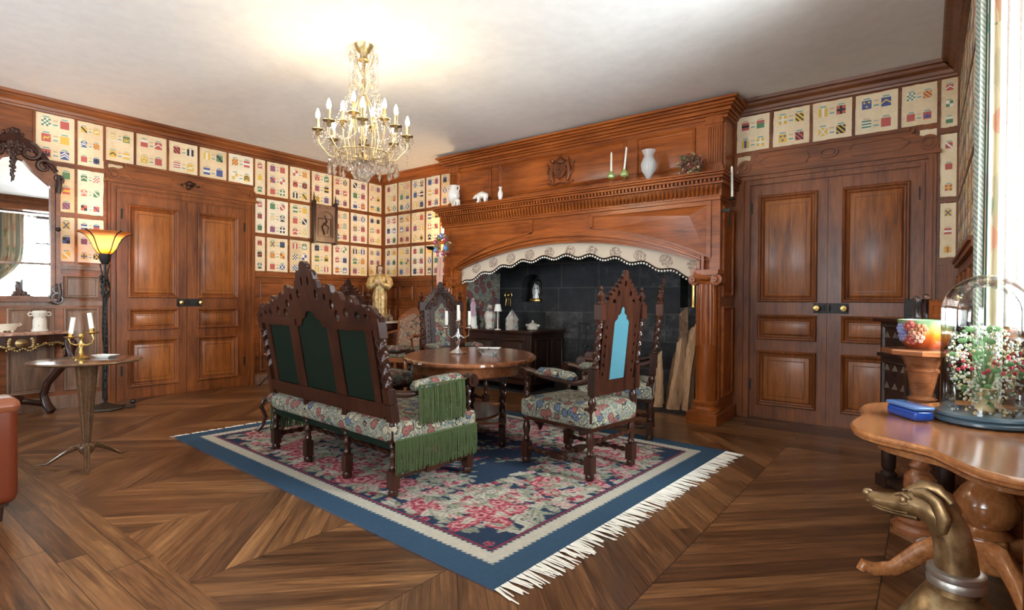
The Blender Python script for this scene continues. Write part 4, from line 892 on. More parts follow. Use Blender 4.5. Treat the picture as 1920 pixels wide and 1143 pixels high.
def make_throne(label, back_mat, group):
    t = thing('throne_chair', label, 'chair', (0, 0, 0), 0, group)
    w, yb, yf = .255, -.30, .30; ln = lambda z: yb-max(0, z-.42)*.105   # lean
    for s in (-1, 1):
        b = MB(); x = s*w; turned_leg(b, x, yb, 0, .40); b.box(x-.03, yb-.03, .40, x+.03, yb+.03, .50)
        b.lathe([(.018, .50), (.03, .53), (.024, .56), (.016, .575), (.026, .59)], c=(x, ln(.55), 0), n=12); b.box(x-.029, ln(.66)-.028, .59, x+.029, ln(.66)+.028, .77)
        b.twist((x, ln(.78), .77), (x, ln(1.10), 1.10), .027, turns=4.5, n=12, d=.42); b.lathe([(.02, .765), (.028, .78), (.02, .795)], c=(x, ln(.78), 0), n=12); b.lathe([(.02, 1.085), (.028, 1.10), (.022, 1.115)], c=(x, ln(1.1), 0), n=12)
        b.box(x-.032, ln(1.16)-.03, 1.11, x+.032, ln(1.16)+.03, 1.21); b.lathe([(.028, 1.21), (.032, 1.22), (.012, 1.235), (.022, 1.255), (.026, 1.275), (.014, 1.295), (.008, 1.305), (.014, 1.32), (.008, 1.335), (0, 1.34)], c=(x, ln(1.2), 0), n=12)
        b.out('back_post', 'dark', t, ang=35)
        b = MB(); x = s*w; turned_leg(b, x, yf, 0, .38); b.box(x-.028, yf-.028, .38, x+.028, yf+.028, .47); b.twist((x, yf, .47), (x, yf, .665), .026, turns=3, n=12, d=.42); b.out('front_leg', 'dark', t, ang=35)
        # arm: scroll, rail, rising to the back post
        b = MB(); b.loft([(x, ln(.70), .70), (x, -.22, .665), (x, -.16, .66), (x, .12, .675), (x, .22, .70), (x, .29, .705)], [(.024, .024), (.022, .022), (.032, .018), (.032, .018), (.030, .022), (.034, .024)], 10)
        b.lathe([(0, -.036), (.040, -.036), (.044, -.028), (.036, 0), (.044, .028), (.040, .036), (0, .036)], c=(x, .315, .685), n=18, axis=Matrix.Rotation(PI/2, 3, 'Y')); b.lathe([(0, -.042), (.018, -.042), (.018, .042), (0, .042)], c=(x, .315, .685), n=12, axis=Matrix.Rotation(PI/2, 3, 'Y')); b.out('arm', 'dark', t, ang=40)
        b = MB(); b.loft([(x, -.17, .69), (x, -.14, .70), (x, .02, .712), (x, .15, .71), (x, .18, .70)], [(.030, .018), (.045, .032), (.048, .036), (.045, .032), (.032, .018)], 14); b.out('arm_pad', 'tap', t)
        b = MB(); zz = .115; b.box(x-.022, -.05, zz-.022, x+.022, .05, zz+.022); b.twist((x, yb+.03, zz), (x, -.05, zz), .020, turns=3, n=10, d=.4); b.twist((x, .05, zz), (x, yf-.03, zz), .020, turns=3, n=10, d=.4); b.out('side_stretcher', 'dark', t, ang=35)
    b = MB(); b.box(-.045, -.022, .095, .045, .022, .137); b.twist((-w+.02, 0, .115), (-.045, 0, .115), .019, turns=3, n=10, d=.4); b.twist((.045, 0, .115), (w-.02, 0, .115), .019, turns=3, n=10, d=.4); b.out('cross_stretcher', 'dark', t, ang=35)
    b = MB(); b.twist((-w, yb+.0, .26), (w, yb+.0, .26), .018, turns=7, n=10, d=.4); b.out('rear_stretcher', 'dark', t, ang=35)
    b = MB(); b.box(-w-.02, yb-.02, .335, w+.02, yf+.02, .385)
    b.shape([[(-.16, .34), (-.16, .30), (-.11, .26), (-.09, .22), (-.06, .26), (0, .31), (.06, .26), (.09, .22), (.11, .26), (.16, .30), (.16, .34)]], lambda u, v, h: (u, yf+h, v), 0, .02); b.out('seat_rail', 'dark', t)
    b = MB(); b.rbox(-w-.035, yb-.035, .355, w+.035, yf+.045, .50, r=.035, bulge=.03); b.out('seat', 'tap', t, ang=60)
    sh = Matrix(((1, 0, 0, 0), (0, 1, -.105, 0), (0, 0, 1, 0), (0, 0, 0, 1)))   # the back leans
    def mk(u, v, h): return (u, yb+.42*.105+h-.0, v)
    b = MB(sh); b.box(-w+.03, yb+.42*.105-.02, .585, w-.03, yb+.42*.105+.02, .67); out_ = [(-w+.045, .67), (w-.045, .67), (w-.045, 1.115), (-w+.045, 1.115)]
    pw = .092; hole = [(-pw, .685), (pw, .685), (pw, 1.09), (pw*.62, 1.115), (pw*.62, 1.135), (pw*.28, 1.15), (pw*.22, 1.185), (0, 1.20), (-pw*.22, 1.185), (-pw*.28, 1.15), (-pw*.62, 1.135), (-pw*.62, 1.115), (-pw, 1.09)]
    side = []
    for s in (-1, 1):
        for k in range(6): side.append(circ(s*(w-.075), .73+k*.065, .009, 6, 1.6))
    frame = [(-w+.045, .67), (w-.045, .67), (w-.045, 1.115), (w-.02, 1.13)]
    cr = gothic_crest(w-.03, 1.115, 1.455); b.shape([[(-w+.045, .67), (w-.045, .67)]+cr, hole]+side+[circ(.12, 1.235, .020, 8, .8), circ(-.12, 1.235, .020, 8, .8), circ(.075, 1.29, .015, 8, 1.4), circ(-.075, 1.29, .015, 8, 1.4), circ(0, 1.36, .013, 8, 1.8)], mk, -.013, .013)
    b.loft([mk(-.20, 1.215, .016), mk(-.13, 1.20, .018), mk(-.06, 1.25, .018), mk(0, 1.33, .018), mk(.06, 1.25, .018), mk(.13, 1.20, .018), mk(.20, 1.215, .016)], .009, 6, up=(0, 1, 0))
    b.out('carved_back', 'dark', t, ang=30)
    b = MB(sh); b.shape([[(x*1.06, z) for x, z in hole]], mk, -.009, -.006); b.out('back_cloth', back_mat, t)
    b = MB(sh); b.shape([[(x*1.04, z) for x, z in hole]], mk, .0, .012); b.out('back_tapestry', 'tap', t)
    # carved leafage on the front of the back
    b = MB(sh); R = random.Random(3)
    for k in range(70):
        a = R.uniform(-1, 1); x = a*.2; zt_ = 1.14+.28*(1-abs(a)); z = R.uniform(max(1.12, zt_-.15), zt_); b.ball(mk(x, z, .016), R.uniform(.010, .022), 6)
    for s in (-1, 1):
        for k in range(16): b.ball(mk(s*(w-.105), .69+k*.027, .014), .010, 6)
    b.out('carving', 'dark', t)
    return t
GR = 'tall gothic throne chairs round the oval table'
T1 = make_throne('tall throne chair nearest the camera, its sky-blue backed back turned to us', 'blue', GR)
def place(o, c, f, z=Z0): o.location = (c[0], c[1], z); o.rotation_euler = (0, 0, math.atan2(-f[0], f[1]))
def sface(back, f, d=.30): n = math.hypot(*f); f = (f[0]/n, f[1]/n); return (back[0]+f[0]*d, back[1]+f[1]*d), f
c, f = sface((5.94, 3.52), (-.99, .13)); place(T1, c, f)
T2 = copy_tree(T1); T2['label'] = 'tall throne chair seen edge-on in front of the firewood, behind the nearest throne'; c, f = sface((5.69, 4.80), (-.93, -.36)); place(T2, c, f)
T3 = copy_tree(T1); T3['label'] = 'tall carved throne chair beyond the table, its front facing us before the hearth column'; c, f = sface((3.12, 4.66), (.93, -.36)); place(T3, c, f)
T4 = copy_tree(T1); T4['label'] = 'tall throne chair mostly hidden behind the sofa back, its carved crest showing'; c, f = sface((2.86, 3.56), (1, .0)); place(T4, c, f)
# ================================================================ SOFA
so = thing('settee', 'carved dark settee with three green back panels, its back to the camera', 'settee', (4.31, 2.60, Z0), -.07)
w, yb, yf = .80, -.31, .33; K = .175; ln = lambda z: yb-max(0, z-.45)*K
sh = Matrix(((1, 0, 0, 0), (0, 1, -K, 0), (0, 0, 1, 0), (0, 0, 0, 1)))
ms = lambda u, v, h: (u, yb+.45*K+h, v)
for s in (-1, 1):
    x = s*w; b = MB(); turned_leg(b, x, yb, 0, .34); b.box(x-.03, yb-.03, .34, x+.03, yb+.03, .42); b.lathe([(.018, .42), (.03, .45), (.02, .48)], c=(x, ln(.45), 0), n=12)
    b2 = MB(sh); b2.box(x-.032, yb+.45*K-.03, .47, x+.032, yb+.45*K+.03, .58); b2.box(x-.032, yb+.45*K-.03, .585, x+.032, yb+.45*K+.03, .68); b2.box(x-.033, yb+.45*K-.03, 1.0, x+.033, yb+.45*K+.03, 1.12); b.v += [];
    off = len(b.v); b.v += b2.v; b.f += [[i+off for i in f_] for f_ in b2.f]; b.m += b2.m
    b.twist((x, ln(.68), .68), (x, ln(1.0), 1.0), .036, turns=4, n=14, d=.42); b.out('back_post', 'dark', so, ang=35)
    b = MB(); turned_leg(b, x, yf, 0, .36); b.box(x-.03, yf-.03, .36, x+.03, yf+.03, .46); b.twist((x, yf, .46), (x, yf, .64), .028, turns=2.5, n=12, d=.42); b.out('front_leg', 'dark', so, ang=35)
    b = MB(); b.loft([(x, ln(.68), .65), (x, -.20, .63), (x, -.12, .63), (x, .15, .65), (x, .25, .685), (x, .32, .69)], [(.026, .026), (.026, .024), (.034, .018), (.034, .018), (.034, .024), (.038, .026)], 10)
    b.lathe([(0, -.042), (.046, -.042), (.05, -.03), (.04, 0), (.05, .03), (.046, .042), (0, .042)], c=(x, .35, .665), n=20, axis=Matrix.Rotation(PI/2, 3, 'Y')); b.lathe([(0, -.05), (.02, -.05), (.02, .05), (0, .05)], c=(x, .35, .665), n=12, axis=Matrix.Rotation(PI/2, 3, 'Y')); b.out('arm', 'dark', so)
    b = MB(); b.loft([(x, -.16, .665), (x, -.13, .675), (x, .05, .69), (x, .22, .695), (x, .26, .685)], [(.036, .02), (.054, .036), (.057, .04), (.054, .036), (.036, .02)], 14); ap = b.out('arm_pad', 'tap', so)
    b = MB(); R = random.Random(9)
    for k in range(95):
        y = -.15+.40*k/94; e = .255+R.uniform(-.012, .012); xx = x+s*(.058+R.uniform(-.003, .004)); zt_ = .685; b.loft([(xx-s*.01, y, zt_), (xx, y+R.uniform(-.004, .004), zt_-e*.5), (xx, y+R.uniform(-.006, .006), zt_-e)], .0032, 4)
    b.loft([(x+s*.056, -.15, .685), (x+s*.056, .26, .69)], .006, 6); fr = b.out('fringe', 'fringe', ap); fr['kind'] = 'stuff'
    b = MB(); b.box(x-.026, -.06, .10, x+.026, .06, .15); b.twist((x, yb+.03, .125), (x, -.06, .125), .024, turns=3, n=10, d=.4); b.twist((x, .06, .125), (x, yf-.03, .125), .024, turns=3, n=10, d=.4); b.out('side_stretcher', 'dark', so, ang=35)
for x in (-.27, .27):
    for y in (yb, yf): b = MB(); turned_leg(b, x, y, 0, .34, .028); b.out('middle_leg', 'dark', so, ang=35)
    MB().box(x-.025, yb-.028, .33, x+.025, yb+.022, .52).out('back_stay', 'dark', so)
b = MB(); b.twist((-w, 0, .125), (w, 0, .125), .02, turns=14, n=10, d=.4); b.out('long_stretcher', 'dark', so, ang=35)
b = MB(); b.box(-w-.02, yb-.02, .30, w+.02, yf+.02, .34); b.out('seat_rail', 'green', so)
b = MB(); b.rbox(-w-.05, yb-.035, .325, w+.05, yf+.06, .465, r=.05, bulge=.03); se = b.out('seat', 'tap', so, ang=60)
b = MB(); R = random.Random(10)
for s in (-1, 1):
    for k in range(130):
        y = yb-.02+(yf-yb+.06)*k/129; e = .21+R.uniform(-.015, .01); xx = s*(w+.052); b.loft([(xx, y, .36), (xx+s*R.uniform(0, .006), y+R.uniform(-.005, .005), .36-e*.5), (xx+s*.002, y+R.uniform(-.006, .006), .36-e)], .0035, 4)
    b.loft([(s*(w+.052), yb-.02, .36), (s*(w+.052), yf+.04, .36)], .006, 6)
for k in range(200): x = -w+2*w*k/199; b.loft([(x, yf+.062, .36), (x+R.uniform(-.004, .004), yf+.066, .16)], .0035, 4)
fr = b.out('fringe', 'fringe', se); fr['kind'] = 'stuff'
# back: rails, stiles, ogee head over the middle panel, pierced stepped crest
def ogee(cx, hw, zs, zp): return [(cx-hw, zs), (cx-hw*.72, zs+(zp-zs)*.12), (cx-hw*.58, zs+(zp-zs)*.45), (cx-hw*.34, zs+(zp-zs)*.62), (cx-hw*.22, zs+(zp-zs)*.9), (cx, zp), (cx+hw*.22, zs+(zp-zs)*.9), (cx+hw*.34, zs+(zp-zs)*.62), (cx+hw*.58, zs+(zp-zs)*.45), (cx+hw*.72, zs+(zp-zs)*.12), (cx+hw, zs)]
h1 = [(-.66, .585), (-.335, .585), (-.335, 1.035), (-.66, 1.035)]; h3 = [(-x, z) for x, z in h1][::-1]
h2 = [(-.205, .585), (.205, .585), (.205, 1.035)]+ogee(0, .205, 1.035, 1.155)[::-1][1:-1]+[(-.205, 1.035)]
half = [(.735, .48), (.735, 1.085), (.84, 1.10), (.845, 1.13), (.80, 1.15), (.775, 1.185), (.73, 1.20), (.69, 1.185), (.66, 1.205), (.60, 1.20), (.585, 1.235), (.55, 1.262), (.505, 1.255), (.49, 1.225), (.44, 1.235), (.425, 1.275), (.385, 1.29), (.36, 1.265), (.33, 1.28), (.325, 1.325), (.285, 1.34), (.255, 1.315), (.225, 1.325), (.205, 1.31), (.165, 1.315), (.155, 1.36), (.125, 1.375), (.12, 1.42), (.085, 1.44), (.06, 1.435), (.045, 1.48), (.02, 1.50)]
outl = half+[(-x, z) for x, z in half[::-1]]
pier = []
for s in (-1, 1): pier += [circ(s*.31, 1.20, .026, 8, 1.4), circ(s*.36, 1.13, .030, 8, 1.3), circ(s*.47, 1.15, .028, 8, 1.3), circ(s*.60, 1.135, .028, 8, .9), circ(s*.695, 1.13, .020, 8, 1), circ(s*.125, 1.27, .022, 8, 1.8), circ(s*.235, 1.25, .020, 8, 1.4), circ(s*.045, 1.36, .014, 8, 2.6)]
b = MB(sh); b.shape([outl, h1, h2, h3]+pier, ms, -.018, .018); R = random.Random(14)
for s in (-1, 1):
    for (x, z, r) in ((.80, 1.13, .032), (.73, 1.165, .038), (.55, 1.215, .042), (.385, 1.245, .030), (.285, 1.30, .032), (.095, 1.41, .032), (.64, 1.15, .028), (.46, 1.19, .026), (.04, 1.46, .026), (.17, 1.29, .026), (.27, 1.16, .024)): b.ball(ms(s*x, z, 0), r, 10, sc=(1, .62, 1))
b.box(-.77, yb+.45*K-.028, .50, .77, yb+.45*K+.028, .585); b.box(-.78, yb+.45*K-.03, 1.045, -.215, yb+.45*K+.03, 1.09); b.box(.215, yb+.45*K-.03, 1.045, .78, yb+.45*K+.03, 1.09)
b.out('carved_back', 'dark', so, ang=35)
for hh, nm in ((h1, 0), (h2, 0), (h3, 0)):
    cx = sum(p[0] for p in hh)/len(hh); b = MB(sh); b.shape([[(cx+(x-cx)*1.05, z+(.004 if z > .8 else -.004)) for x, z in hh]], ms, -.008, .004); b.out('back_panel', 'green', so)
# ================================================================ OVAL TABLE
tb = thing('oval_table', 'oval mahogany table with carved edge between the settee and the thrones', 'table', (4.40, 3.72, Z0), math.atan2(.79, -.61))
A_, B_ = .80, .60
b = MB()
def ell(a, c, z, n=64, sc=0):
    return [((a+sc*.006*math.cos(32*2*PI*i/n*1.0))*math.cos(2*PI*i/n), (c+sc*.006*math.cos(32*2*PI*i/n))*math.sin(2*PI*i/n), z) for i in range(n)]
def stack(b, rings):
    n = len(rings[0]); vs = [p for r in rings for p in r]; fs = [(j*n+i, j*n+(i+1) % n, (j+1)*n+(i+1) % n, (j+1)*n+i) for j in range(len(rings)-1) for i in range(n)]+[tuple(range(n)), tuple((len(rings)-1)*n+i for i in range(n))]; b.add(vs, fs)
N_ = 128
stack(b, [ell(A_-.03, B_-.03, .695, N_), ell(A_-.01, B_-.01, .70, N_, 1), ell(A_, B_, .712, N_, 1), ell(A_-.004, B_-.004, .728, N_, 1), ell(A_-.022, B_-.022, .738, N_), ell(A_-.035, B_-.035, .738, N_)]); b.out('tabletop', 'table', tb, ang=30)
b = MB(); stack(b, [ell(A_-.075, B_-.075, .61, N_), ell(A_-.065, B_-.065, .62, N_), ell(A_-.065, B_-.065, .695, N_)]); b.out('apron', 'table', tb)
for sx, sy in ((.42, .30), (-.42, .30), (.42, -.30), (-.42, -.30)):
    b = MB(); turned_leg(b, sx, sy, 0, .22); b.twist((sx, sy, .24), (sx, sy, .56), .030, turns=4, n=12, d=.4); b.box(sx-.035, sy-.035, .55, sx+.035, sy+.035, .64); b.box(sx-.03, sy-.03, .20, sx+.03, sy+.03, .25); b.out('leg', 'dark', tb, ang=35)
b = MB(); b.shape([circ(0, 0, .38, 40, .72)], idm, .20, .225); b.box(-.45, -.33, .195, .45, -.27, .215); b.box(-.45, .27, .195, .45, .33, .215); b.box(-.45, -.33, .195, -.39, .33, .215); b.box(.39, -.33, .195, .45, .33, .215); b.out('shelf', 'table', tb)
b = MB(); b.twist((0, 0, .22), (0, 0, .62), .04, turns=4, n=14, d=.4); b.out('centre_post', 'dark', tb, ang=35)
TT = .738+Z0
CPX, CPY = 4.26, 3.70
def wpos(px, depth_pt): return px
cd = thing('candelabrum', 'silver candelabrum with white candles standing on the oval table', 'candelabrum', (CPX, CPY, TT))
MB().lathe([(.065, 0), (.068, .008), (.05, .02), (.02, .035), (.012, .05), (.018, .08), (.028, .11), (.02, .15), (.01, .17), (.014, .21), (.02, .235), (.022, .25), (.012, .26)], n=24).out('stem', 'silver', cd)
MB().loft([(0, 0, .26), (0, 0, .37)], [.0125, .0115], 12).out('candle', 'wax', cd)
for a in (10, 130, 250, 190):
    if a == 190: continue
    a = math.radians(a); c_, s_ = math.cos(a), math.sin(a); ar = MB(); ar.loft([(0, 0, .15), (c_*.05, s_*.05, .12), (c_*.095, s_*.095, .14), (c_*.10, s_*.10, .18), (c_*.10, s_*.10, .195)], .006, 8); ar.lathe([(.012, .19), (.028, .198), (.014, .205), (.014, .22)], c=(c_*.10, s_*.10, 0), n=14); ao = ar.out('arm', 'silver', cd)
    MB().loft([(c_*.10, s_*.10, .215), (c_*.10, s_*.10, .325)], [.0125, .0115], 12).out('candle', 'wax', ao)
M_ = Mat('blue_white_porcelain'); nn = M_.noise(M_.obj(), 26, 3); M_.set(col=M_.mix(nn.gt(.60)*.8, (.74, .78, .78), (.22, .36, .34)), rough=.15); MT['china'] = M_.m
b = MB(); stack(b, [[(x*.5*.14/.14, y, z) for x, y, z in []] or [(-.06, -.045, 0), (.06, -.045, 0), (.06, .045, 0), (-.06, .045, 0)], [(-.062, -.047, .012), (.062, -.047, .012), (.062, .047, .012), (-.062, .047, .012)], [(-.10, -.08, .062), (.10, -.08, .062), (.10, .08, .062), (-.10, .08, .062)], [(-.108, -.088, .066), (.108, -.088, .066), (.108, .088, .066), (-.108, .088, .066)], [(-.09, -.07, .062), (.09, -.07, .062), (.09, .07, .062), (-.09, .07, .062)], [(-.055, -.04, .014), (.055, -.04, .014), (.055, .04, .014), (-.055, .04, .014)]])
o = b.out('square_bowl', 'china', loc=(4.57, 3.78, TT), bev=.003); o.rotation_euler = (0, 0, .6); tag(o, 'square flared porcelain bowl on the oval table beside the silver candelabrum', 'bowl')
cd.scale = (1.22, 1.22, 1.22)
# ================================================================ FAUTEUIL, STATUE STAND
fa = thing('fauteuil', 'upholstered open-arm chair with rounded wooden back near the far corner', 'chair', (1.46, 5.43, 0), PI+.30)
WF = MT['batten']
b = MB()
b.shape([[(-.25, .44), (.25, .44), (.275, .95)]+[(.275-.55*k/10, .95+.17*math.sin(PI*k/10)) for k in range(1, 10)]+[(-.275, .95)], [(-.205, .49), (.205, .49), (.225, .93), (0, 1.03), (-.225, .93)][::1]], lambda u, v, h: (u, -.28+h-(v-.45)*.22, v), -.02, .02); b.out('back_frame', 'honey' if False else 'table', fa, ang=35)
b = MB(); b.shape([[(-.21, .48), (.21, .48), (.235, .93), (0, 1.035), (-.235, .93)]], lambda u, v, h: (u, -.28+h-(v-.45)*.22, v), -.012, .03); b.out('back_upholstery', 'tapw', fa)
b = MB(); b.rbox(-.30, -.28, .40, .30, .32, .53, r=.05, bulge=.03); b.out('seat', 'tap', fa, ang=60)
b = MB(); b.box(-.29, -.27, .34, .29, .31, .41); b.out('seat_rail', 'table', fa, bev=.008)
for s in (-1, 1):
    b = MB(); b.loft([(s*.26, -.36, .76), (s*.29, -.2, .74), (s*.31, .05, .71), (s*.31, .18, .72), (s*.31, .22, .69), (s*.30, .16, .56), (s*.29, .22, .42)], [.02, .022, .024, .026, .022, .018, .02], 8); b.out('arm', 'table', fa)
    for y, q in ((.28, .06), (-.25, -.08)): b = MB(); b.loft([(s*.26, y, .36), (s*.27, y+q*.3, .25), (s*.255, y+q*.1, .12), (s*.27, y+q, .005)], [.035, .03, .02, .018], 8); b.out('leg', 'table', fa)
st_ = thing('console_stand', 'half-round wooden side table in the far corner carrying the gilded statue', 'table', (.50, 5.82, 0))
b = MB(); stack(b, [[(x, y, .86) for x, y in circ(0, 0, .36, 40)], [(x, y, .865) for x, y in circ(0, 0, .37, 40)], [(x, y, .885) for x, y in circ(0, 0, .37, 40)], [(x, y, .89) for x, y in circ(0, 0, .36, 40)]]); b.out('tabletop', flat('pale_marble', (.62, .55, .47), .2), st_); b = MB(); b.lathe([(.33, .76), (.345, .77), (.345, .86)], n=40); b.out('apron', 'dark', st_)
for k in range(4): a = PI/4+k*PI/2; b = MB(); b.turn((.27*math.cos(a), .27*math.sin(a), .002), (.27*math.cos(a), .27*math.sin(a), .78), [(0, .015), (.05, .03), (.15, .018), (.5, .032), (.85, .02), (1, .03)]); b.out('leg', 'dark', st_)
MB().lathe([(.20, .14), (.22, .15), (.22, .17)], n=24).out('shelf', 'dark', st_)
sz = .891
sta = thing('statue', 'gilded wooden statue of a robed figure with arms crossed on the breast', 'statue', (.46, 5.84, sz), .72)
robe = Mat('worn_gilding'); q = robe.noise(robe.obj(), 14, 4, .6); robe.set(col=robe.ramp(q, [(.35, (.26, .15, .04)), (.5, (.50, .35, .14)), (.65, (.62, .50, .30))]), rough=.42, metal=.35)
skin = flat('painted_skin', (.52, .34, .24), .5); hairm = flat('painted_brown_hair', (.10, .055, .03), .6)
b = MB(); pr = [(.125, .0), (.13, .02), (.118, .10), (.112, .25), (.118, .40), (.105, .50), (.098, .55), (.112, .60), (.125, .66), (.125, .72), (.10, .765), (.05, .79), (.034, .80), (.032, .83)]
vs = []; n = 56
for i_, (r, z) in enumerate(pr):
    d = .13 if z < .5 else (.05 if z < .6 else .02); ph = z*1.8
    for k in range(n): a = 2*PI*k/n; rr = r*(1+d*math.cos(9*a+ph)*(.6+.4*math.sin(3*a))); vs.append((rr*math.cos(a), rr*math.sin(a)*.74-.02*math.sin(z*6), z))
fs = [(j*n+i, j*n+(i+1) % n, (j+1)*n+(i+1) % n, (j+1)*n+i) for j in range(len(pr)-1) for i in range(n)]+[tuple(range(n))]; b.add(vs, fs)
for s in (-1, 1):   # wide sleeves and forearms crossed on the chest
    b.loft([(s*.10, .0, .745), (s*.155, -.02, .68), (s*.17, -.04, .61), (s*.15, -.08, .565), (s*.09, -.115, .60), (s*.05, -.125, .625)], [(.045, .045), (.058, .052), (.062, .055), (.058, .05), (.045, .042), (.034, .03)], 14)
b.loft([(-.10, .07, .05), (-.12, .06, .10), (-.12, .06, .2)], [.05, .045, .02], 10)
b.out('robed_body', robe.m, sta, ang=60)
b = MB(); b.lathe([(.02, .775), (.03, .79), (.026, .825)], n=12, c=(0, -.005, 0)); b.ball((0, -.012, .872), .047, 16, sc=(.86, .95, 1.22)); b.loft([(0, -.052, .885), (0, -.064, .868), (0, -.056, .862)], [.005, .009, .006], 6)
for s in (-1, 1): b.ball((s*.016, -.050, .884), .006, 6); b.ball((s*.041, -.008, .872), .008, 6, sc=(.5, 1, 1.4))
b.ball((0, -.052, .848), .010, 8, sc=(1.2, .5, .45)); b.out('head', skin, sta)
for s in (-1, 1):
    b = MB(); hx, hy, hz_ = s*.02, -.142, .635+.012*s; b.loft([(s*.06, -.125, .620), (s*.035, -.138, .628), (hx-s*.0, hy, hz_)], [(.016, .013), (.017, .011), (.020, .008)], 10)
    for f_ in range(4): b.loft([(hx-s*.004, hy-.001, hz_+.014-f_*.009), (hx-s*.028, hy-.005, hz_+.020-f_*.010), (hx-s*(.044-.004*abs(f_-1.5)), hy+.001, hz_+.019-f_*.011)], [.0048, .0046, .0035], 6)
    b.loft([(hx+s*.008, hy, hz_+.014), (hx-s*.004, hy-.006, hz_+.030), (hx-s*.014, hy-.004, hz_+.036)], [.0055, .005, .0038], 6); b.out('hand', skin, sta)
b = MB(); R = random.Random(1)
for k in range(60): a = R.uniform(.15*PI-.0, .85*PI); e = R.uniform(-.3, 1); r0 = .052; b.ball((r0*.95*math.cos(a)*1.0, r0*math.sin(a)-.012, .872+.045*e), R.uniform(.012, .018), 6)
for k in range(20): a = R.uniform(0, 2*PI); b.ball((.030*math.cos(a), -.01+.030*math.sin(a), .918), .015, 6)
for s in (-1, 1):
    for k in range(9): b.ball((s*.050, -.012+.01*math.sin(k), .90-.014*k), .015, 6)
b.out('hair', hairm, sta); MB().lathe([(.15, -.0), (.155, .008), (.14, .02)], n=8, sy=.8).out('base', 'vdark', sta)
simple('carafe', 'small clear glass carafe at the statue’s foot', 'carafe', (.74, 5.80, sz), [(.05, .0), (.062, .02), (.064, .06), (.045, .10), (.016, .12), (.014, .17), (.024, .19)], 'crystal')
# tazza stand with copper urn by the left doors
ts = thing('tripod_stand', 'small round tripod stand beside the left doors, mostly behind the settee', 'stand', (.24, 4.06, 0))
MB().lathe([(.15, .455), (.165, .46), (.165, .47), (.15, .475)], n=32).out('tabletop', 'copper', ts); MB().turn((0, 0, .10), (0, 0, .46), [(0, .03), (.1, .02), (.4, .03), (.6, .015), (.9, .03), (1, .05)]).out('pedestal', 'dark', ts)
for k in range(3): a = k*2*PI/3+.5; MB().loft([(0, 0, .14), (.08*math.cos(a), .08*math.sin(a), .10), (.17*math.cos(a), .17*math.sin(a), .012)], [.02, .015, .012], 8).out('leg', 'dark', ts)
u = thing('copper_urn', 'lidded copper urn on the small tripod stand beside the left doors', 'urn', (.24, 4.06, .475))
MB().lathe([(.06, 0), (.062, .01), (.02, .03), (.02, .06), (.07, .11), (.095, .18), (.10, .24), (.088, .25)], n=26).out('bowl', 'copper', u); MB().lathe([(.10, .25), (.10, .262), (.05, .29), (.03, .30), (.008, .32), (.013, .335), (0, .35)], n=26).out('lid', 'copper', u)
# gothic reliquary plaque on the left wall
pl = thing('gothic_wall_plaque', 'small gothic carved wooden door plaque hung among the sheets on the left wall', 'plaque', (.03, 5.055, 2.16))
mP = lambda u, v, h: (h, u, v)
b = MB(); arch_ = [(-.14, .07), (.14, .07), (.14, .40)]+[(.14*math.cos(PI*k/10), .40+.09*math.sin(PI*k/10)) for k in range(1, 10)]+[(-.14, .40)]
b.shape([[(-.195, 0), (.195, 0), (.195, .58), (-.195, .58)], arch_], mP, -.02, .05); b.shape([arch_], mP, -.02, .015)
for k in range(6): b.shape([[(-.18+k*.06, .53), (-.12+k*.06, .53), (-.15+k*.06, .57)]], mP, .05, .06)
b.out('frame', 'greywood', pl)
b = MB(); b.loft([mP(0, .12, .02), mP(-.05, .25, .03), mP(.04, .33, .03), mP(0, .43, .02)], .012, 6); b.loft([mP(.05, .14, .02), mP(.07, .25, .03), mP(-.02, .30, .03)], .009, 6); b.rect(mP, -.12, .09, .12, .38, [(0, .015), (0, .025), (.01, .025), (.012, .015)], cap=False); b.out('carved_panel', 'dark', pl)
for s in (-1, 1): b = MB(); b.box(.0, s*.195-.02, -.03, .06, s*.195+.02, .64); b.lathe([(.024, .64), (.012, .66), (.014, .68), (.003, .78)], c=(.03, s*.195, 0), n=8); b.out('finial_post', 'vdark', pl)

fs_ = thing('footstool', 'dark low stool with scrolled legs peeping out left of the settee', 'stool', (3.05, 2.72, Z0), -.1)
MB().lathe([(.17, .30), (.19, .31), (.19, .34), (.17, .36), (.08, .37), (0, .372)], n=24).out('seat', 'tap', fs_)
for k in range(4):
    a = math.radians(-130+90*k); c_, s_ = math.cos(a), math.sin(a); MB().loft([(c_*.10, s_*.10, .30), (c_*.22, s_*.22, .31), (c_*.25, s_*.25, .24), (c_*.21, s_*.21, .15), (c_*.24, s_*.24, .07), (c_*.28, s_*.28, .025), (c_*.30, s_*.30, .03)], [(.022, .02), (.026, .022), (.024, .02), (.018, .018), (.02, .018), (.024, .02), (.018, .016)], 8).out('leg', 'dark', fs_)
# ================================================================ MIRROR + CONSOLE (left wall)
MY = 1.325
mi = thing('pier_mirror', 'tall mirror in a carved walnut frame with crested top above the console', 'mirror', (0.02, MY, 1.20))
mm = lambda u, v, h: (h, u, v)
gl = flat('mirror_silvering', (.90, .92, .92), .015, metal=1)
HW, HI = .37, .305; top = 1.52
ins = [(-HI, .06), (HI, .06), (HI, 1.24)]+arc(HI-.06, 1.24, .06, 0, 60, 4)+[(.16, 1.40), (.08, 1.50), (0, 1.53), (-.08, 1.50), (-.16, 1.40)]+arc(-HI+.06, 1.24, .06, 120, 180, 4)
b = MB(); b.shape([ins], mm, .0, .022); b.out('mirror_glass', gl, mi)
ou = [(-HW, 0), (HW, 0), (HW, 1.30), (HW+.03, 1.36), (HW-.02, 1.45), (.24, 1.50), (.17, 1.60), (.14, 1.70), (.08, 1.78), (0, 1.82)]; ou = ou+[(-x, z) for x, z in ou[2:-1][::-1]]
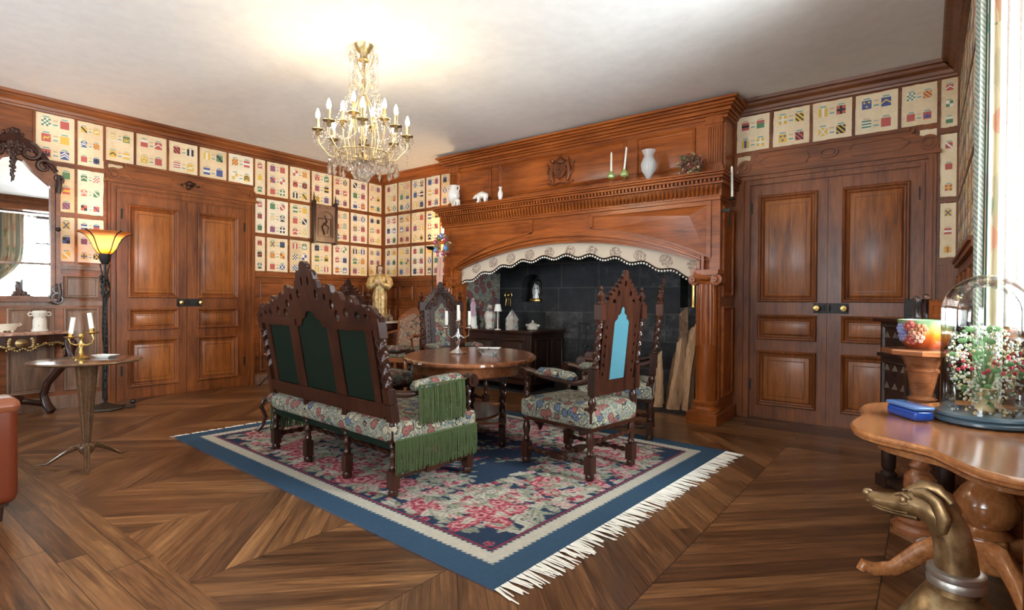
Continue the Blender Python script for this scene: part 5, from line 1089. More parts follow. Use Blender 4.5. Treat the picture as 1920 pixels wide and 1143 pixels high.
b = MB(); b.shape([ou, ins], mm, -.01, .045); inn = ins
cen = (0, .75)
def scal(P, fx, fz): return [((x)*fx, cen[1]+(z-cen[1])*fz) for x, z in P]
b.shape([scal(ins, 1.10, 1.035), scal(ins, 1.0, 1.0)], mm, .045, .062); b.shape([[(-HW, 0), (HW, 0), (HW, .03), (-HW, .03)]], mm, .045, .07)
for s in (-1, 1):
    b.box(s*HW-.02, .03, .045, s*HW+.02, 1.3, .06, 0, mm)
b.out('frame', 'batten', mi, ang=30)
R = random.Random(21)
def scroll(b, cx, cz, r, turns, a0, th, s=1, h=.06):
    pts, rad = [], []
    n = int(14*turns)
    for i in range(n+1):
        t = i/n; a = a0+s*2*PI*turns*t; q = r*(1-.82*t); pts.append(mm(cx+q*math.cos(a), cz+q*math.sin(a), h)); rad.append(th*(1-.5*t))
    b.loft(pts, rad, 6, up=(1, 0, 0))
b = MB(); b.loft([mm(x, z, .04) for x, z in ((-.36, 1.43), (-.27, 1.55), (-.14, 1.68), (0, 1.74), (.14, 1.68), (.27, 1.55), (.36, 1.43))], [.025, .03, .045, .055, .045, .03, .025], 8, up=(1, 0, 0))
for s in (-1, 1):
    scroll(b, s*.13, 1.60, .10, 1.2, PI/2, .026, -s); scroll(b, s*.25, 1.47, .075, 1.2, PI*.2, .022, s)
    c = MB(); scroll(c, s*HW, 1.36, .05, 1.2, -PI/2, .018, s); scroll(c, s*HW, 1.25, .04, 1, PI/2, .014, -s); c.loft([mm(s*HW, 1.40, .055), mm(s*(HW+.01), 1.30, .06), mm(s*HW, 1.20, .055)], .026, 8); c.out('shoulder_scroll', 'dark', mi)
    c = MB(); scroll(c, s*HW, .03, .07, 1.3, PI/2, .02, s); scroll(c, s*(HW-.02), .14, .04, 1, -PI/2, .014, -s); c.loft([mm(s*HW, .20, .055), mm(s*(HW+.01), .10, .06), mm(s*HW, .0, .055)], .024, 8); c.out('foot_scroll', 'dark', mi)
    MB().ball(mm(s*HW, .80, .065), .025, 8).out('side_boss', 'dark', mi)
for k in range(60):
    a = R.uniform(0, 2*PI); q = R.uniform(0, .13); b.ball(mm(q*math.cos(a)*.8, 1.68+q*math.sin(a)*1.1, .055), R.uniform(.014, .032), 6)
for k in range(26): z = 1.58-.3*k/25; b.ball(mm(R.uniform(-.02, .02)*(1-k/30), z, .062), .022*(1-k/34)+.002, 6)
b.out('carved_cresting', 'dark', mi)
co = thing('console_table', 'carved walnut console with marble top and cabriole legs under the mirror', 'console table', (0.025, MY, 0))
def serp(k, z): return [(.0, -.46, z), (.28, -.46, z), (.33, -.40, z), (.36, -.24, z), (.42, -.14, z), (.43, 0, z), (.42, .14, z), (.36, .24, z), (.33, .40, z), (.28, .46, z), (0, .46, z)]
def grow(P, k): return [(x*k if x else 0, y*k, z) for x, y, z in P]
b = MB(); stack(b, [grow(serp(0, .85), .97), serp(0, .857), serp(0, .878), grow(serp(0, .885), .98)]); Mm = Mat('rouge_marble'); q = Mm.noise(Mm.obj(), 9, 5, .7, 1.5); Mm.set(col=Mm.ramp(q, [(.35, (.20, .09, .06)), (.55, (.46, .26, .18)), (.7, (.68, .52, .42))]), rough=.15); b.out('marble_top', Mm.m, co, bev=.004)
b = MB(); n = 24; P0 = [p for p in serp(0, 0)]
fr = [(.02, -.42), (.26, -.42), (.31, -.36), (.34, -.22), (.395, -.12), (.40, 0), (.395, .12), (.34, .22), (.31, .36), (.26, .42), (.02, .42)]
for i in range(len(fr)-1):
    (x0, y0), (x1, y1) = fr[i], fr[i+1]
    ym = abs((y0+y1)/2); zb = .69 if ym > .3 else (.745 if ym > .15 else .70)
    b.add([(x0, y0, .85), (x1, y1, .85), (x1, y1, zb), (x0, y0, zb), (x0*.93, y0*.96, .85), (x1*.93, y1*.96, .85), (x1*.93, y1*.96, zb), (x0*.93, y0*.96, zb)], [(0, 1, 2, 3), (4, 5, 6, 7), (3, 2, 6, 7)])
b.out('apron', 'dark', co)
b = MB(); gm = 'brass'
b.lathe([(.0, -.01), (.045, -.01), (.05, 0), (.035, .012), (.03, .02), (0, .03)], c=(.405, 0, .775), n=18, axis=Matrix.Rotation(PI/2, 3, 'Y'))
for s in (-1, 1):
    for k in range(5): a = (k-2)*.45; b.ball((.40, s*(.065+.03*math.cos(a)), .775+.055*math.sin(a)), .017, 8, sc=(.6, 1, 1.3))
    b.loft([(.40, s*.05, .73), (.395, s*.12, .735), (.36, s*.20, .76), (.33, s*.30, .772), (.31, s*.38, .74)], [.014, .012, .009, .009, .014], 8)
for i in range(60):
    t = i/59*(len(fr)-1.001); k = int(t); q = t-k; x0 = fr[k][0]+(fr[k+1][0]-fr[k][0])*q; y0 = fr[k][1]+(fr[k+1][1]-fr[k][1])*q; ym = abs(y0)
    b.ball((x0+.004, y0, (.70 if ym > .36 else (.755 if ym > .12 else .71))+.012*math.sin(i*1.3)), .013, 6)
b.out('gilt_cartouche', flat('antique_gilding', (.30, .20, .085), .4, metal=.8), co)
for s in (-1, 1):
    b = MB(); b.loft([(.29, s*.40, .80), (.33, s*.42, .72), (.36, s*.40, .62), (.30, s*.33, .48), (.20, s*.25, .33), (.16, s*.22, .20), (.20, s*.24, .09), (.25, s*.27, .03), (.24, s*.26, .0)], [(.05, .045), (.06, .05), (.05, .045), (.045, .04), (.04, .035), (.04, .035), (.045, .04), (.05, .03), (.04, .02)], 12)
    for k in range(3): b.ball((.34, s*(.44-k*.02), .76-k*.03), .028-.004*k, 8)
    b.out('cabriole_leg', 'dark', co)
b = MB(); b.loft([(.18, -.22, .10), (.20, -.1, .14), (.20, 0, .17), (.20, .1, .14), (.18, .22, .10)], [.03, .028, .035, .028, .03], 8); b.ball((.21, 0, .19), .05, 8, sc=(1, 1.2, .8)); b.out('stretcher', 'dark', co)
bk = thing('porcelain_basket', 'pierced white porcelain basket on the marble console top', 'basket', (.27, 1.24, .886))
b = MB(); b.lathe([(.055, .02), (.06, .03), (.075, .07), (.088, .085), (.084, .085), (.07, .07), (.054, .035)], n=32, sx=.75, sy=1.15, fl=16, fd=.03)
for k in range(4): a = PI/4+k*PI/2; b.ball((.035*math.cos(a), .055*math.sin(a), .012), .013, 8)
for s in (-1, 1): b.loft([(0, s*.085, .06), (0, s*.115, .075), (0, s*.10, .09)], .007, 6)
b.out('bowl', flat('gilt_porcelain', (.72, .64, .50), .3), bk)
fv = thing('faience_vase', 'tall pale faience jug-vase with loop handles on the console before the mirror', 'vase', (.26, 1.50, .886))
fm_ = Mat('spotted_faience'); q = fm_.noise(fm_.obj(), 60, 2); fm_.set(col=fm_.mix(q.gt(.66)*.7, (.66, .62, .54), (.32, .18, .12)), rough=.2)
MB().lathe([(.068, 0), (.072, .01), (.06, .03), (.058, .12), (.048, .145), (.052, .155), (.058, .17), (.068, .20), (.06, .215), (.05, .22), (.044, .20)], n=28).out('body', fm_.m, fv)
for s in (-1, 1): MB().loft([(0, s*.058, .17), (0, s*.085, .165), (0, s*.095, .185), (0, s*.08, .205), (0, s*.062, .195)], .007, 8).out('handle', fm_.m, fv)
# ================================================================ FLOOR LAMP
fl = thing('floor_lamp', 'wrought-iron floor lamp with glowing amber bowl between mirror and left doors', 'floor lamp', (.46, 2.02, 0))
MB().lathe([(.17, 0), (.18, .01), (.17, .03), (.10, .045), (.05, .06), (.02, .08)], n=32, fl=9, fd=.03).out('base', flat('bronze_patina', (.05, .038, .026), .5, metal=.5), fl)
b = MB(); b.loft([(0, 0, .06), (0, 0, 1.70)], .013, 8); b.twist((.0, 0, .10), (0, 0, 1.15), .022, turns=10, n=8, d=.5)
for s in range(3):
    a = s*2*PI/3; b.loft([(.02*math.cos(a), .02*math.sin(a), .12), (.028*math.cos(a+1), .028*math.sin(a+1), .5), (.025*math.cos(a+2), .025*math.sin(a+2), .9), (.02*math.cos(a+3), .02*math.sin(a+3), 1.2), (.045*math.cos(a+3.5), .045*math.sin(a+3.5), 1.35), (.025*math.cos(a+4), .025*math.sin(a+4), 1.50), (.05*math.cos(a+4), .05*math.sin(a+4), 1.62)], .008, 6)
R = random.Random(4)
for k in range(26): a = R.uniform(0, 6.28); z = R.uniform(1.25, 1.50); b.ball((.035*math.cos(a), .035*math.sin(a), z), R.uniform(.010, .02), 6, sc=(1, 1, 1.4))
b.out('stem', 'iron', fl)
shm = Mat('amber_glass_shade'); z_ = shm.xyz()[2]; qn = shm.noise(shm.obj(), 9, 3); gc = shm.ramp((z_-1.74)*4+qn*.22-.11, [(0, (.75, .28, .06)), (.25, (.93, .66, .34)), (.7, (.95, .72, .42)), (.97, (.78, .34, .09))]); t_ = shm.t
tl = shm.N('BsdfTranslucent'); mxs = shm.N('MixShader'); mxs.inputs[0].default_value = .7; shm.put(tl, 0, gc); shm.set(col=gc, rough=.15); t_.links.new(shm.b.outputs[0], mxs.inputs[1]); t_.links.new(tl.outputs[0], mxs.inputs[2]); t_.links.new(mxs.outputs[0], t_.nodes['Material Output'].inputs[0])
prof = [(.045, 1.735), (.07, 1.75), (.10, 1.80), (.125, 1.86), (.15, 1.91), (.19, 1.95), (.245, 1.975)]
b = MB(); b.lathe(prof+[(r-.005, z+.004) for r, z in prof[::-1]], n=48, cap=False); b.out('lamp_shade', shm.m, fl)
b = MB()
for k in range(5):
    a = k*2*PI/5+.3; b.loft([((r+.008)*math.cos(a), (r+.008)*math.sin(a), z) for r, z in [(.03, 1.66)]+prof], .006, 6)
    b.ball(((.255)*math.cos(a), .255*math.sin(a), 1.978), .012, 6)
b.lathe([(.03, 1.62), (.05, 1.66), (.06, 1.735), (.03, 1.74)], n=16); b.out('shade_holder', 'iron', fl)
MB().ball((0, 0, 1.83), .035, 12, sc=(1, 1, 1.3)).out('light_bulb', flat('lamp_bulb', (1, .85, .6), .4, em=(1, .66, .34), ems=130), fl)
# cord with white plug by the lamp foot
b = MB(); b.loft([(.55, 2.05, .02), (.62, 2.12, .02), (.60, 2.26, .015), (.5, 2.30, .015), (.44, 2.22, .02), (.52, 2.14, .02), (.66, 2.2, .015)], .006, 6); b.ball((.42, 2.30, .045), .030, 10)
tag(b.out('lamp_cord', ['black'], loc=(0, 0, 0)), 'coiled black lamp cord with its foot switch on the floor by the left doors', 'cord')
# ================================================================ ROUND PEDESTAL TABLE (left)
rt = thing('pedestal_table', 'small round dark table on a tapering pedestal in the left foreground', 'table', (2.75, 1.27, 0))
Mt = wood('dark_polished_top', (.05, .025, .012), (.15, .075, .035), 'x', rough=.12, coat=.6)
b = MB(); stack(b, [circ3 for circ3 in [[(x, y, z) for x, y in circ(0, 0, r, 64)] for r, z in ((.30, .760), (.34, .768), (.348, .776), (.342, .784), (.33, .786))]]); b.out('tabletop', Mt, rt, ang=35)
MB().lathe([(.022, .14), (.024, .15), (.072, .755), (.075, .762)], n=28).out('pedestal', Mt, rt)
b = MB(); b.ball((0, 0, .12), .052, 14, sc=(1, 1, .9)); b.out('knop', Mt, rt)
for a in (-.25, -2.15, 1.85):
    c_, s_ = math.cos(a), math.sin(a); MB().loft([(0, 0, .13), (.07*c_, .07*s_, .135), (.15*c_, .15*s_, .09), (.24*c_, .24*s_, .025), (.31*c_, .31*s_, .018)], [(.025, .028), (.024, .024), (.020, .016), (.016, .010), (.012, .005)], 10).out('leg', Mt, rt)
TZ = .787
cb = thing('brass_candelabrum', 'two-branched brass candlestick with two white candles on the round pedestal table', 'candelabrum', (2.66, 1.26, TZ))
MB().lathe([(.05, 0), (.052, .008), (.035, .02), (.012, .03), (.018, .05), (.012, .07), (.02, .10), (.010, .12), (.012, .15), (.02, .165), (.008, .185), (0, .20)], n=20).ball((0, 0, .175), .018, 8).out('stem', 'brass', cb)
for s in (-1, 1):
    dx, dy = .79*s, .61*s; hz = .20 if s > 0 else .165; lean = .012 if s > 0 else .0
    b = MB(); b.loft([(0, 0, .12), (dx*.035, dy*.035, .10), (dx*.08, dy*.08, .115), (dx*.095, dy*.095, .15), (dx*.08, dy*.08, hz-.01)], .006, 8); b.lathe([(.012, hz-.015), (.042, hz-.006), (.044, hz), (.015, hz+.004), (.016, hz+.03)], c=(dx*.08, dy*.08, 0), n=20); ao = b.out('arm', 'brass', cb)
    MB().loft([(dx*.08, dy*.08, hz+.02), (dx*.08-dx*.02, dy*.08-dy*.02, hz+.145)], [.0155, .0145], 14).out('candle', 'wax', ao)
o = MB(); stack(o, [[(-.055, -.03, 0), (.055, -.03, 0), (.055, .03, 0), (-.055, .03, 0)], [(-.085, -.05, .022), (.085, -.05, .022), (.085, .05, .022), (-.085, .05, .022)], [(-.08, -.045, .022), (.08, -.045, .022), (.08, .045, .022), (-.08, .045, .022)], [(-.05, -.027, .006), (.05, -.027, .006), (.05, .027, .006), (-.05, .027, .006)]])
q = o.out('oblong_dish', 'white', loc=(2.70, 1.40, TZ), bev=.003); q.rotation_euler = (0, 0, .5); tag(q, 'white oblong dish on the round pedestal table', 'dish')
# ================================================================ LEATHER ARMCHAIR (left edge)
ac = thing('leather_armchair', 'red-brown leather armchair cut off by the left edge of the photo', 'armchair', (3.22, .20, 0))
MB().rbox(.28, -.45, .10, .50, .52, .665, r=.05).out('arm', 'leather', ac, ang=60); MB().rbox(-.50, -.45, .10, -.28, .52, .665, r=.05).out('arm', 'leather', ac, ang=60)
MB().rbox(.265, -.42, .60, .515, .53, .69, r=.045).out('arm_roll', flat('leather_lit_top', (.24, .07, .03), .35), ac, ang=60)  # same leather as the arm; the highlight along its top is in the colour
MB().rbox(-.29, -.40, .15, .29, .50, .42, r=.06, bulge=.03).out('seat', 'leather', ac, ang=60); MB().rbox(-.40, -.58, .10, .40, -.35, .95, r=.08).out('backrest', 'leather', ac, ang=60)
for sx in (-.42, .42):
    for sy in (-.45, .44): MB().lathe([(.02, 0), (.03, .10)], n=12, c=(sx, sy, 0)).out('leg', 'vdark', ac)
MB().box(-.46, -.5, .085, .46, .48, .105).out('base_rail', 'vdark', ac)
# ================================================================ CHANDELIER
cl = thing('chandelier', 'brass and crystal chandelier with lit candle bulbs hanging from the ceiling', 'chandelier', (3.885, 2.905, ZC))
MB().lathe([(.02, -.14), (.05, -.13), (.03, -.10), (.035, -.07), (.06, -.05), (.075, -.015), (.08, 0)], n=24).out('canopy', 'gold', cl)
b = MB(); b.lathe([(.03, -1.0), (.05, -.985), (.035, -.95), (.012, -.92), (.02, -.85), (.035, -.80), (.014, -.76), (.012, -.60), (.022, -.55), (.03, -.50), (.012, -.46), (.012, -.36), (.02, -.32), (.01, -.28), (.008, -.12)], n=16); b.out('stem', 'gold', cl)
b = MB(); b.lathe([(.0, -1.165), (.03, -1.158), (.07, -1.12), (.085, -1.07), (.07, -1.02), (.035, -.985)], n=30, fl=10, fd=.05); b.out('glass_ball', 'crystal', cl)
b = MB()
for k in range(8):     # upper scroll crown and cage
    a = k*PI/4; c_, s_ = math.cos(a), math.sin(a)
    b.loft([(c_*.01, s_*.01, -.42), (c_*.05, s_*.05, -.34), (c_*.10, s_*.10, -.33), (c_*.12, s_*.12, -.37), (c_*.10, s_*.10, -.39)], .004, 6)
    b.loft([(c_*.01, s_*.01, -.26), (c_*.05, s_*.05, -.20), (c_*.085, s_*.085, -.13), (c_*.09, s_*.09, -.08), (c_*.11, s_*.11, -.06)], .004, 6)
    b.loft([(c_*.02, s_*.02, -.98), (c_*.10, s_*.10, -.93), (c_*.13, s_*.13, -.80), (c_*.10, s_*.10, -.62), (c_*.05, s_*.05, -.47), (c_*.02, s_*.02, -.42)], .004, 6)
b.loft([(.20*math.cos(2*PI*k/24), .20*math.sin(2*PI*k/24), -.92) for k in range(24)], .005, 6, closed=True); b.out('scroll_frame', 'gold', cl)
def candle_arm(a, r, zc):
    c_, s_ = math.cos(a), math.sin(a); b = MB()
    b.loft([(c_*.03, s_*.03, -.96), (c_*r*.4, s_*r*.4, -.985), (c_*r*.75, s_*r*.75, -.96+.0*zc), (c_*r*.98, s_*r*.98, zc-.11), (c_*r, s_*r, zc-.04)], .0048, 8); b.loft([(c_*r*.5, s_*r*.5, -.975), (c_*r*.6, s_*r*.6, -.92), (c_*r*.5, s_*r*.5, -.89), (c_*r*.44, s_*r*.44, -.92)], .004, 6)
    b.lathe([(.01, zc-.05), (.022, zc-.03), (.012, zc-.01), (.05, zc), (.052, zc+.006), (.014, zc+.006)], c=(c_*r, s_*r, 0), n=18); ao = b.out('arm', 'gold', cl)
    MB().lathe([(.0135, zc), (.0135, zc+.095)], c=(c_*r, s_*r, 0), n=12).out('candle_sleeve', 'gold', ao)
    MB().lathe([(.011, zc+.095), (.017, zc+.115), (.0175, zc+.13), (.011, zc+.158), (.003, zc+.178), (0, zc+.18)], c=(c_*r, s_*r, 0), n=12).out('light_bulb', 'bulb', ao)
for k in range(8): candle_arm(2*PI*k/8+.12, .37, -.75)
for k in range(4): candle_arm(2*PI*k/4+.5, .19, -.64)
R = random.Random(12); drop = None; nd = 0
def drops(r, z, n, L=.05, a0=0, sc=1):
    global drop, nd
    for k in range(n):
        a = a0+2*PI*k/n
        if drop is None:
            d = MB(); d.lathe([(.003, 0), (.007, -.006), (.003, -.012), (.005, -.016), (.013, -.034), (.010, -.046), (0, -.060)], n=6); drop = d.out('crystal_drop', 'crystal', cl, ang=10); o = drop
        else: o = drop.copy(); COL.objects.link(o)
        o.location = (r*math.cos(a), r*math.sin(a), z+R.uniform(-.01, .01)); s = sc*R.uniform(.85, 1.2); o.scale = (s, s, s*1.15); nd += 1
for k in range(8):
    a = 2*PI*k/8+.12; cx, cy = .37*math.cos(a), .37*math.sin(a)
    for j in range(4): 
        t = j*PI/2+.4
        if drop is None: drops(.05, 0, 1)
        o = drop.copy(); COL.objects.link(o); o.location = (cx+.045*math.cos(t), cy+.045*math.sin(t), -.755-(.05 if j % 2 else 0)); o.scale = (1.1, 1.1, 1.3)
drops(.20, -.93, 16, sc=1.2); drops(.13, -.985, 10, sc=1.3); drops(.12, -.39, 10, sc=1.2); drops(.115, -.07, 10, sc=1.2); drops(.09, -.22, 8); drops(.14, -.60, 8, sc=1.2); drops(.28, -1.00, 16, sc=1.5); drops(.09, -1.0, 8, sc=1.5)
def glass_spike(x, y, z, L):
    return MB().lathe([(.002, -L), (.009, -L*.72), (.006, -L*.5), (.011, -L*.3), (.005, -.01), (.003, 0)], n=6, c=(x, y, z)).out('crystal_spike', 'crystal', cl, ang=10)
for k in range(8):
    a = 2*PI*k/8; glass_spike(.15*math.cos(a), .15*math.sin(a), -.42, .16); glass_spike(.24*math.cos(a+.3), .24*math.sin(a+.3), -.95, .17)
# strings of small beads: one stuff part
b = MB()
def chain(p, q, sag, n=13):
    for i in range(n+1):
        t = i/n; b.ball((p[0]+(q[0]-p[0])*t, p[1]+(q[1]-p[1])*t, p[2]+(q[2]-p[2])*t-sag*4*t*(1-t)), .0075, 6)
for k in range(8):
    a = 2*PI*k/8+.12; a2 = a+PI/4
    chain((.11*math.cos(a), .11*math.sin(a), -.07), (.12*math.cos(a), .12*math.sin(a), -.37), -.0); chain((.12*math.cos(a), .12*math.sin(a), -.38), (.20*math.cos(a), .20*math.sin(a), -.92), .05, 18)
    chain((.37*math.cos(a), .37*math.sin(a), -.77), (.37*math.cos(a2), .37*math.sin(a2), -.77), .12, 16); chain((.20*math.cos(a), .20*math.sin(a), -.92), (.02, 0, -1.0), .06, 10); chain((.12*math.cos(a), .12*math.sin(a), -.37), (.37*math.cos(a), .37*math.sin(a), -.80), .10, 18); chain((.12*math.cos(a), .12*math.sin(a), -.40), (.12*math.cos(a2), .12*math.sin(a2), -.40), .06, 6); chain((.37*math.cos(a), .37*math.sin(a), -.80), (.37*math.cos(a), .37*math.sin(a), -1.0), 0, 8)
bd = b.out('bead_strings', 'crystal', cl, ang=60); bd['kind'] = 'stuff'
# ================================================================ WINDOW BAY: curtains
def curtain(name, label, path, z0, z1, amp, waves, mat, thick=.004, cat='curtain', tie=None):
    b = MB(); n = 140; P = [Vector((x, y)) for x, y in path]; L = [0]
    for i in range(1, len(P)): L.append(L[-1]+(P[i]-P[i-1]).length)
    def at(s):
        s = min(max(s, 0), L[-1]-1e-6)
        for i in range(1, len(P)):
            if s <= L[i]: q = (s-L[i-1])/(L[i]-L[i-1]); d = (P[i]-P[i-1]).normalized(); return P[i-1]+(P[i]-P[i-1])*q, Vector((-d.y, d.x))
    vs = []; rows = 22
    for k in range(2):
        for j in range(rows+1):
            z = z0+(z1-z0)*j/rows; g = 1.0
            if tie: g = 1-tie[1]*math.exp(-((z-tie[0])/.45)**2)
            for i in range(n+1):
                p, nr = at(L[-1]*(i/n)*g+(L[-1]*(1-g)*tie[2] if tie else 0)); q = p+nr*(amp*math.sin(i/n*waves*2*PI+.3*math.sin(z*2))+k*thick); vs.append((q.x, q.y, z))
    m = (n+1)*(rows+1); fs = []
    for k in range(2):
        for j in range(rows):
            for i in range(n): a = k*m+j*(n+1)+i; fs.append((a, a+1, a+n+2, a+n+1))
    for j in range(rows):
        for i in (0, n): a = j*(n+1)+i; fs.append((a, a+n+1, a+n+1+m, a+m))
    b.add(vs, fs); return tag(b.out(name, mat, ang=70), label, cat)
curtain('curtain', 'heavy striped floral curtain hanging at the far side of the window bay', [(7.925, 3.81), (7.97, 3.77), (8.04, 3.75)], .02, 3.22, .014, 3.2, 'curtain')
curtain('lace_curtain', 'white lace sheer glowing beside the striped curtain in the window bay', [(8.03, 3.79), (8.12, 3.775), (8.40, 3.74)], 1.13, 3.15, .014, 7, 'sheer')
curtain('curtain', 'striped floral curtain gathered at the near side of the window bay, seen in the mirror', [(8.53, 2.10), (8.53, 2.98)], .02, 3.12, .025, 9, 'curtain', tie=(1.35, .62, 0))
curtain('lace_curtain', 'white lace sheer in the bay beside the gathered curtain, seen in the mirror', [(8.60, 2.3), (8.60, 3.2)], 1.1, 3.12, .018, 9, 'sheer', tie=(1.3, .5, 0))
b = MB(); b.loft([(8.30, 2.06, 3.14), (8.30, 3.85, 3.14)], .014, 8); tag(b.out('curtain_rod', 'iron'), 'dark curtain rod across the window bay', 'rod')
# ================================================================ RIGHT FOREGROUND: scalloped table
st = thing('scalloped_table', 'polished honey-coloured table with scalloped edge standing in the window bay', 'table', (7.955, 2.93, 0), 0)
def scal_ring(k, z, n=160):
    o = []
    for i in range(n):
        a = 2*PI*i/n; X_, Y_ = .49, .72
        q = 1+.085*math.cos(4*a+PI)*0+.07*math.cos(6*a+PI)+.045*abs(math.cos(3*a+PI/2))
        # pull in four shoulders and keep pointed ends
        q *= 1-.09*abs(math.sin(2*a))**2
        o.append((X_*q*k*math.cos(a), Y_*q*k*math.sin(a), z))
    return o
b = MB(); stack(b, [scal_ring(.93, .700), scal_ring(.965, .703), scal_ring(.985, .712), scal_ring(.975, .720), scal_ring(1.0, .727), scal_ring(1.0, .735), scal_ring(.98, .742), scal_ring(.955, .740)]); b.out('tabletop', 'honey', st, ang=40)
b = MB(); stack(b, [scal_ring(.80, .655), scal_ring(.82, .66), scal_ring(.82, .702)]); b.out('apron', 'honey', st)
b = MB(); b.lathe([(.075, .25), (.09, .26), (.07, .275), (.062, .29), (.085, .31), (.112, .36), (.115, .40), (.085, .45), (.05, .49), (.048, .515), (.075, .53), (.105, .545), (.108, .56), (.07, .575), (.055, .59), (.06, .65), (.09, .68), (.09, .70)], n=36, c=(-.01, .16, 0)); b.out('pedestal', 'honeyz', st)
MB().box(-.075, .095, .10, .055, .225, .255).out('pedestal_block', 'honey', st, bev=.015)
for a in (200, 290, 20, 110):
    a = math.radians(a); c_, s_ = math.cos(a), math.sin(a); o_ = (-.01, .16)
    MB().loft([(o_[0]+c_*.04, o_[1]+s_*.04, .19), (o_[0]+c_*.14, o_[1]+s_*.14, .20), (o_[0]+c_*.24, o_[1]+s_*.24, .14), (o_[0]+c_*.34, o_[1]+s_*.34, .055), (o_[0]+c_*.42, o_[1]+s_*.42, .04), (o_[0]+c_*.46, o_[1]+s_*.46, .055), (o_[0]+c_*.47, o_[1]+s_*.47, .03)], [(.035, .055), (.035, .055), (.033, .045), (.03, .035), (.028, .030), (.026, .028), (.02, .02)], 12).out('leg', 'honey', st)
HT = .743
bx = thing('blue_box', 'small oblong blue lidded box on the scalloped table', 'box', (7.675, 2.98, HT), -.95)
bl = flat('cobalt_lacquer', (.012, .06, .33), .2); MB().rbox(-.095, -.042, 0, .095, .042, .045, r=.014).out('body', bl, bx, ang=50); MB().rbox(-.100, -.046, .046, .100, .046, .062, r=.016).out('lid', flat('pale_blue_lacquer', (.10, .22, .50), .12), bx, ang=50)
dm = thing('glass_dome', 'tall clear glass dome over a dried bouquet on the scalloped table', 'glass dome', (7.93, 3.05, HT))
MB().lathe([(.165, 0), (.178, .008), (.178, .018), (.165, .026), (.172, .032), (.165, .042), (.15, .046), (0, .046)], n=48).out('base', flat('slate_blue_paint', (.06, .10, .13), .3), dm)
pr = [(.150, .040), (.150, .40)]+[(.150*math.cos(t), .47+.158*math.sin(t)) for t in [i*PI/2/12 for i in range(0, 12)]]+[(0, .628)]
MB().lathe(pr, n=56, cap=False).out('dome', 'thin', dm)
bq = thing('dried_bouquet', 'bouquet of tiny white, red and green dried flowers inside the glass dome', 'bouquet', (7.93, 3.05, HT+.047))
bm_ = [flat('bouquet_'+n, c, .7) for n, c in (('white', (.78, .76, .68)), ('red', (.45, .03, .05)), ('green', (.10, .20, .07)), ('buff', (.55, .42, .22)), ('brown', (.15, .08, .04)))]; bm_[0] = flat('bouquet_white', (.52, .50, .43), .7)
MB().lathe([(.035, 0), (.03, .02), (.02, .05), (.035, .09), (.045, .10)], n=16).out('vase', bm_[3], bq)
b = MB(); R = random.Random(33)
for k in range(70):
    a = R.uniform(0, 6.28); q = R.uniform(.02, .125); z = R.uniform(.03, .36); b.loft([(0, 0, .06), (q*.5*math.cos(a), q*.5*math.sin(a), .06+z*.6), (q*math.cos(a), q*math.sin(a), z)], .0014, 3, 2)
    if k % 3 == 0: b.ball((q*math.cos(a), q*math.sin(a), z), .012, 5, 2, sc=(1.6, .4, 1))
s_ = b.out('foliage', bm_, bq); s_['kind'] = 'stuff'
b = MB()
for k in range(520):
    a = R.uniform(0, 6.28); th = R.uniform(-1, 1); rr = .132*(1-.75*th*th)**.5*R.uniform(.55, 1); z = .20+.16*th
    m = R.choice([0, 0, 0, 0, 3, 2]); 
    if .17 < z < .24 and rr > .06 and R.random() < .22: m = 1
    b.ball((rr*math.cos(a), rr*math.sin(a), z), R.uniform(.0035, .0075) if m != 1 else .009, 5, m)
for k in range(60): a = R.uniform(0, 6.28); q = R.uniform(.05, .135); b.ball((q*math.cos(a), q*math.sin(a), .006), R.uniform(.004, .009), 5, R.choice([0, 3, 4]))
s_ = b.out('blossoms', bm_, bq); s_['kind'] = 'stuff'
# ---- pedestal with planter
pd = thing('plant_pedestal', 'turned wooden pedestal with octagonal top behind the scalloped table', 'pedestal', (7.715, 3.70, 0))
b = MB(); stack(b, [[(x, y, z) for x, y in circ(0, 0, r, 8)] for r, z in ((.16, .965), (.185, .972), (.188, .992), (.18, 1.0))]); b.out('tabletop', 'table', pd, smooth=False)
MB().lathe([(.13, .0), (.135, .03), (.11, .05), (.12, .07), (.09, .09), (.05, .11), (.045, .14), (.06, .17), (.08, .24), (.075, .30), (.045, .34), (.055, .36), (.04, .38), (.038, .46), (.05, .50), (.06, .52), (.04, .54), (.034, .58), (.045, .63), (.055, .67), (.04, .69), (.06, .71), (.068, .73), (.048, .745), (.05, .76), (.072, .87), (.08, .885), (.07, .90), (.085, .93), (.10, .965)], n=28).out('column', 'table', pd)
jp = thing('planter', 'green-to-orange glazed planter with moulded flowers on the wooden pedestal', 'planter', (7.725, 3.70, 1.001))
pm_ = Mat('drip_glaze'); z_ = pm_.xyz()[2]; nz = pm_.noise(pm_.obj(), 18, 2); x_, y_, _ = pm_.xyz(); nv_ = pm_.noise(pm_.vec(x_*30, y_*30, z_*3), 1, 2)
pm_.set(col=pm_.ramp(z_*6+nv_*.35-.18, [(.0, (.10, .02, .008)), (.25, (.30, .05, .01)), (.48, (.40, .12, .012)), (.65, (.30, .27, .07)), (.9, (.18, .28, .15))]), rough=.08)
MB().lathe([(.08, 0), (.085, .012), (.10, .03), (.112, .08), (.118, .13), (.124, .155), (.118, .158), (.105, .13), (.095, .04), (0, .03)], n=40, fl=10, fd=.02).out('pot', pm_.m, jp)
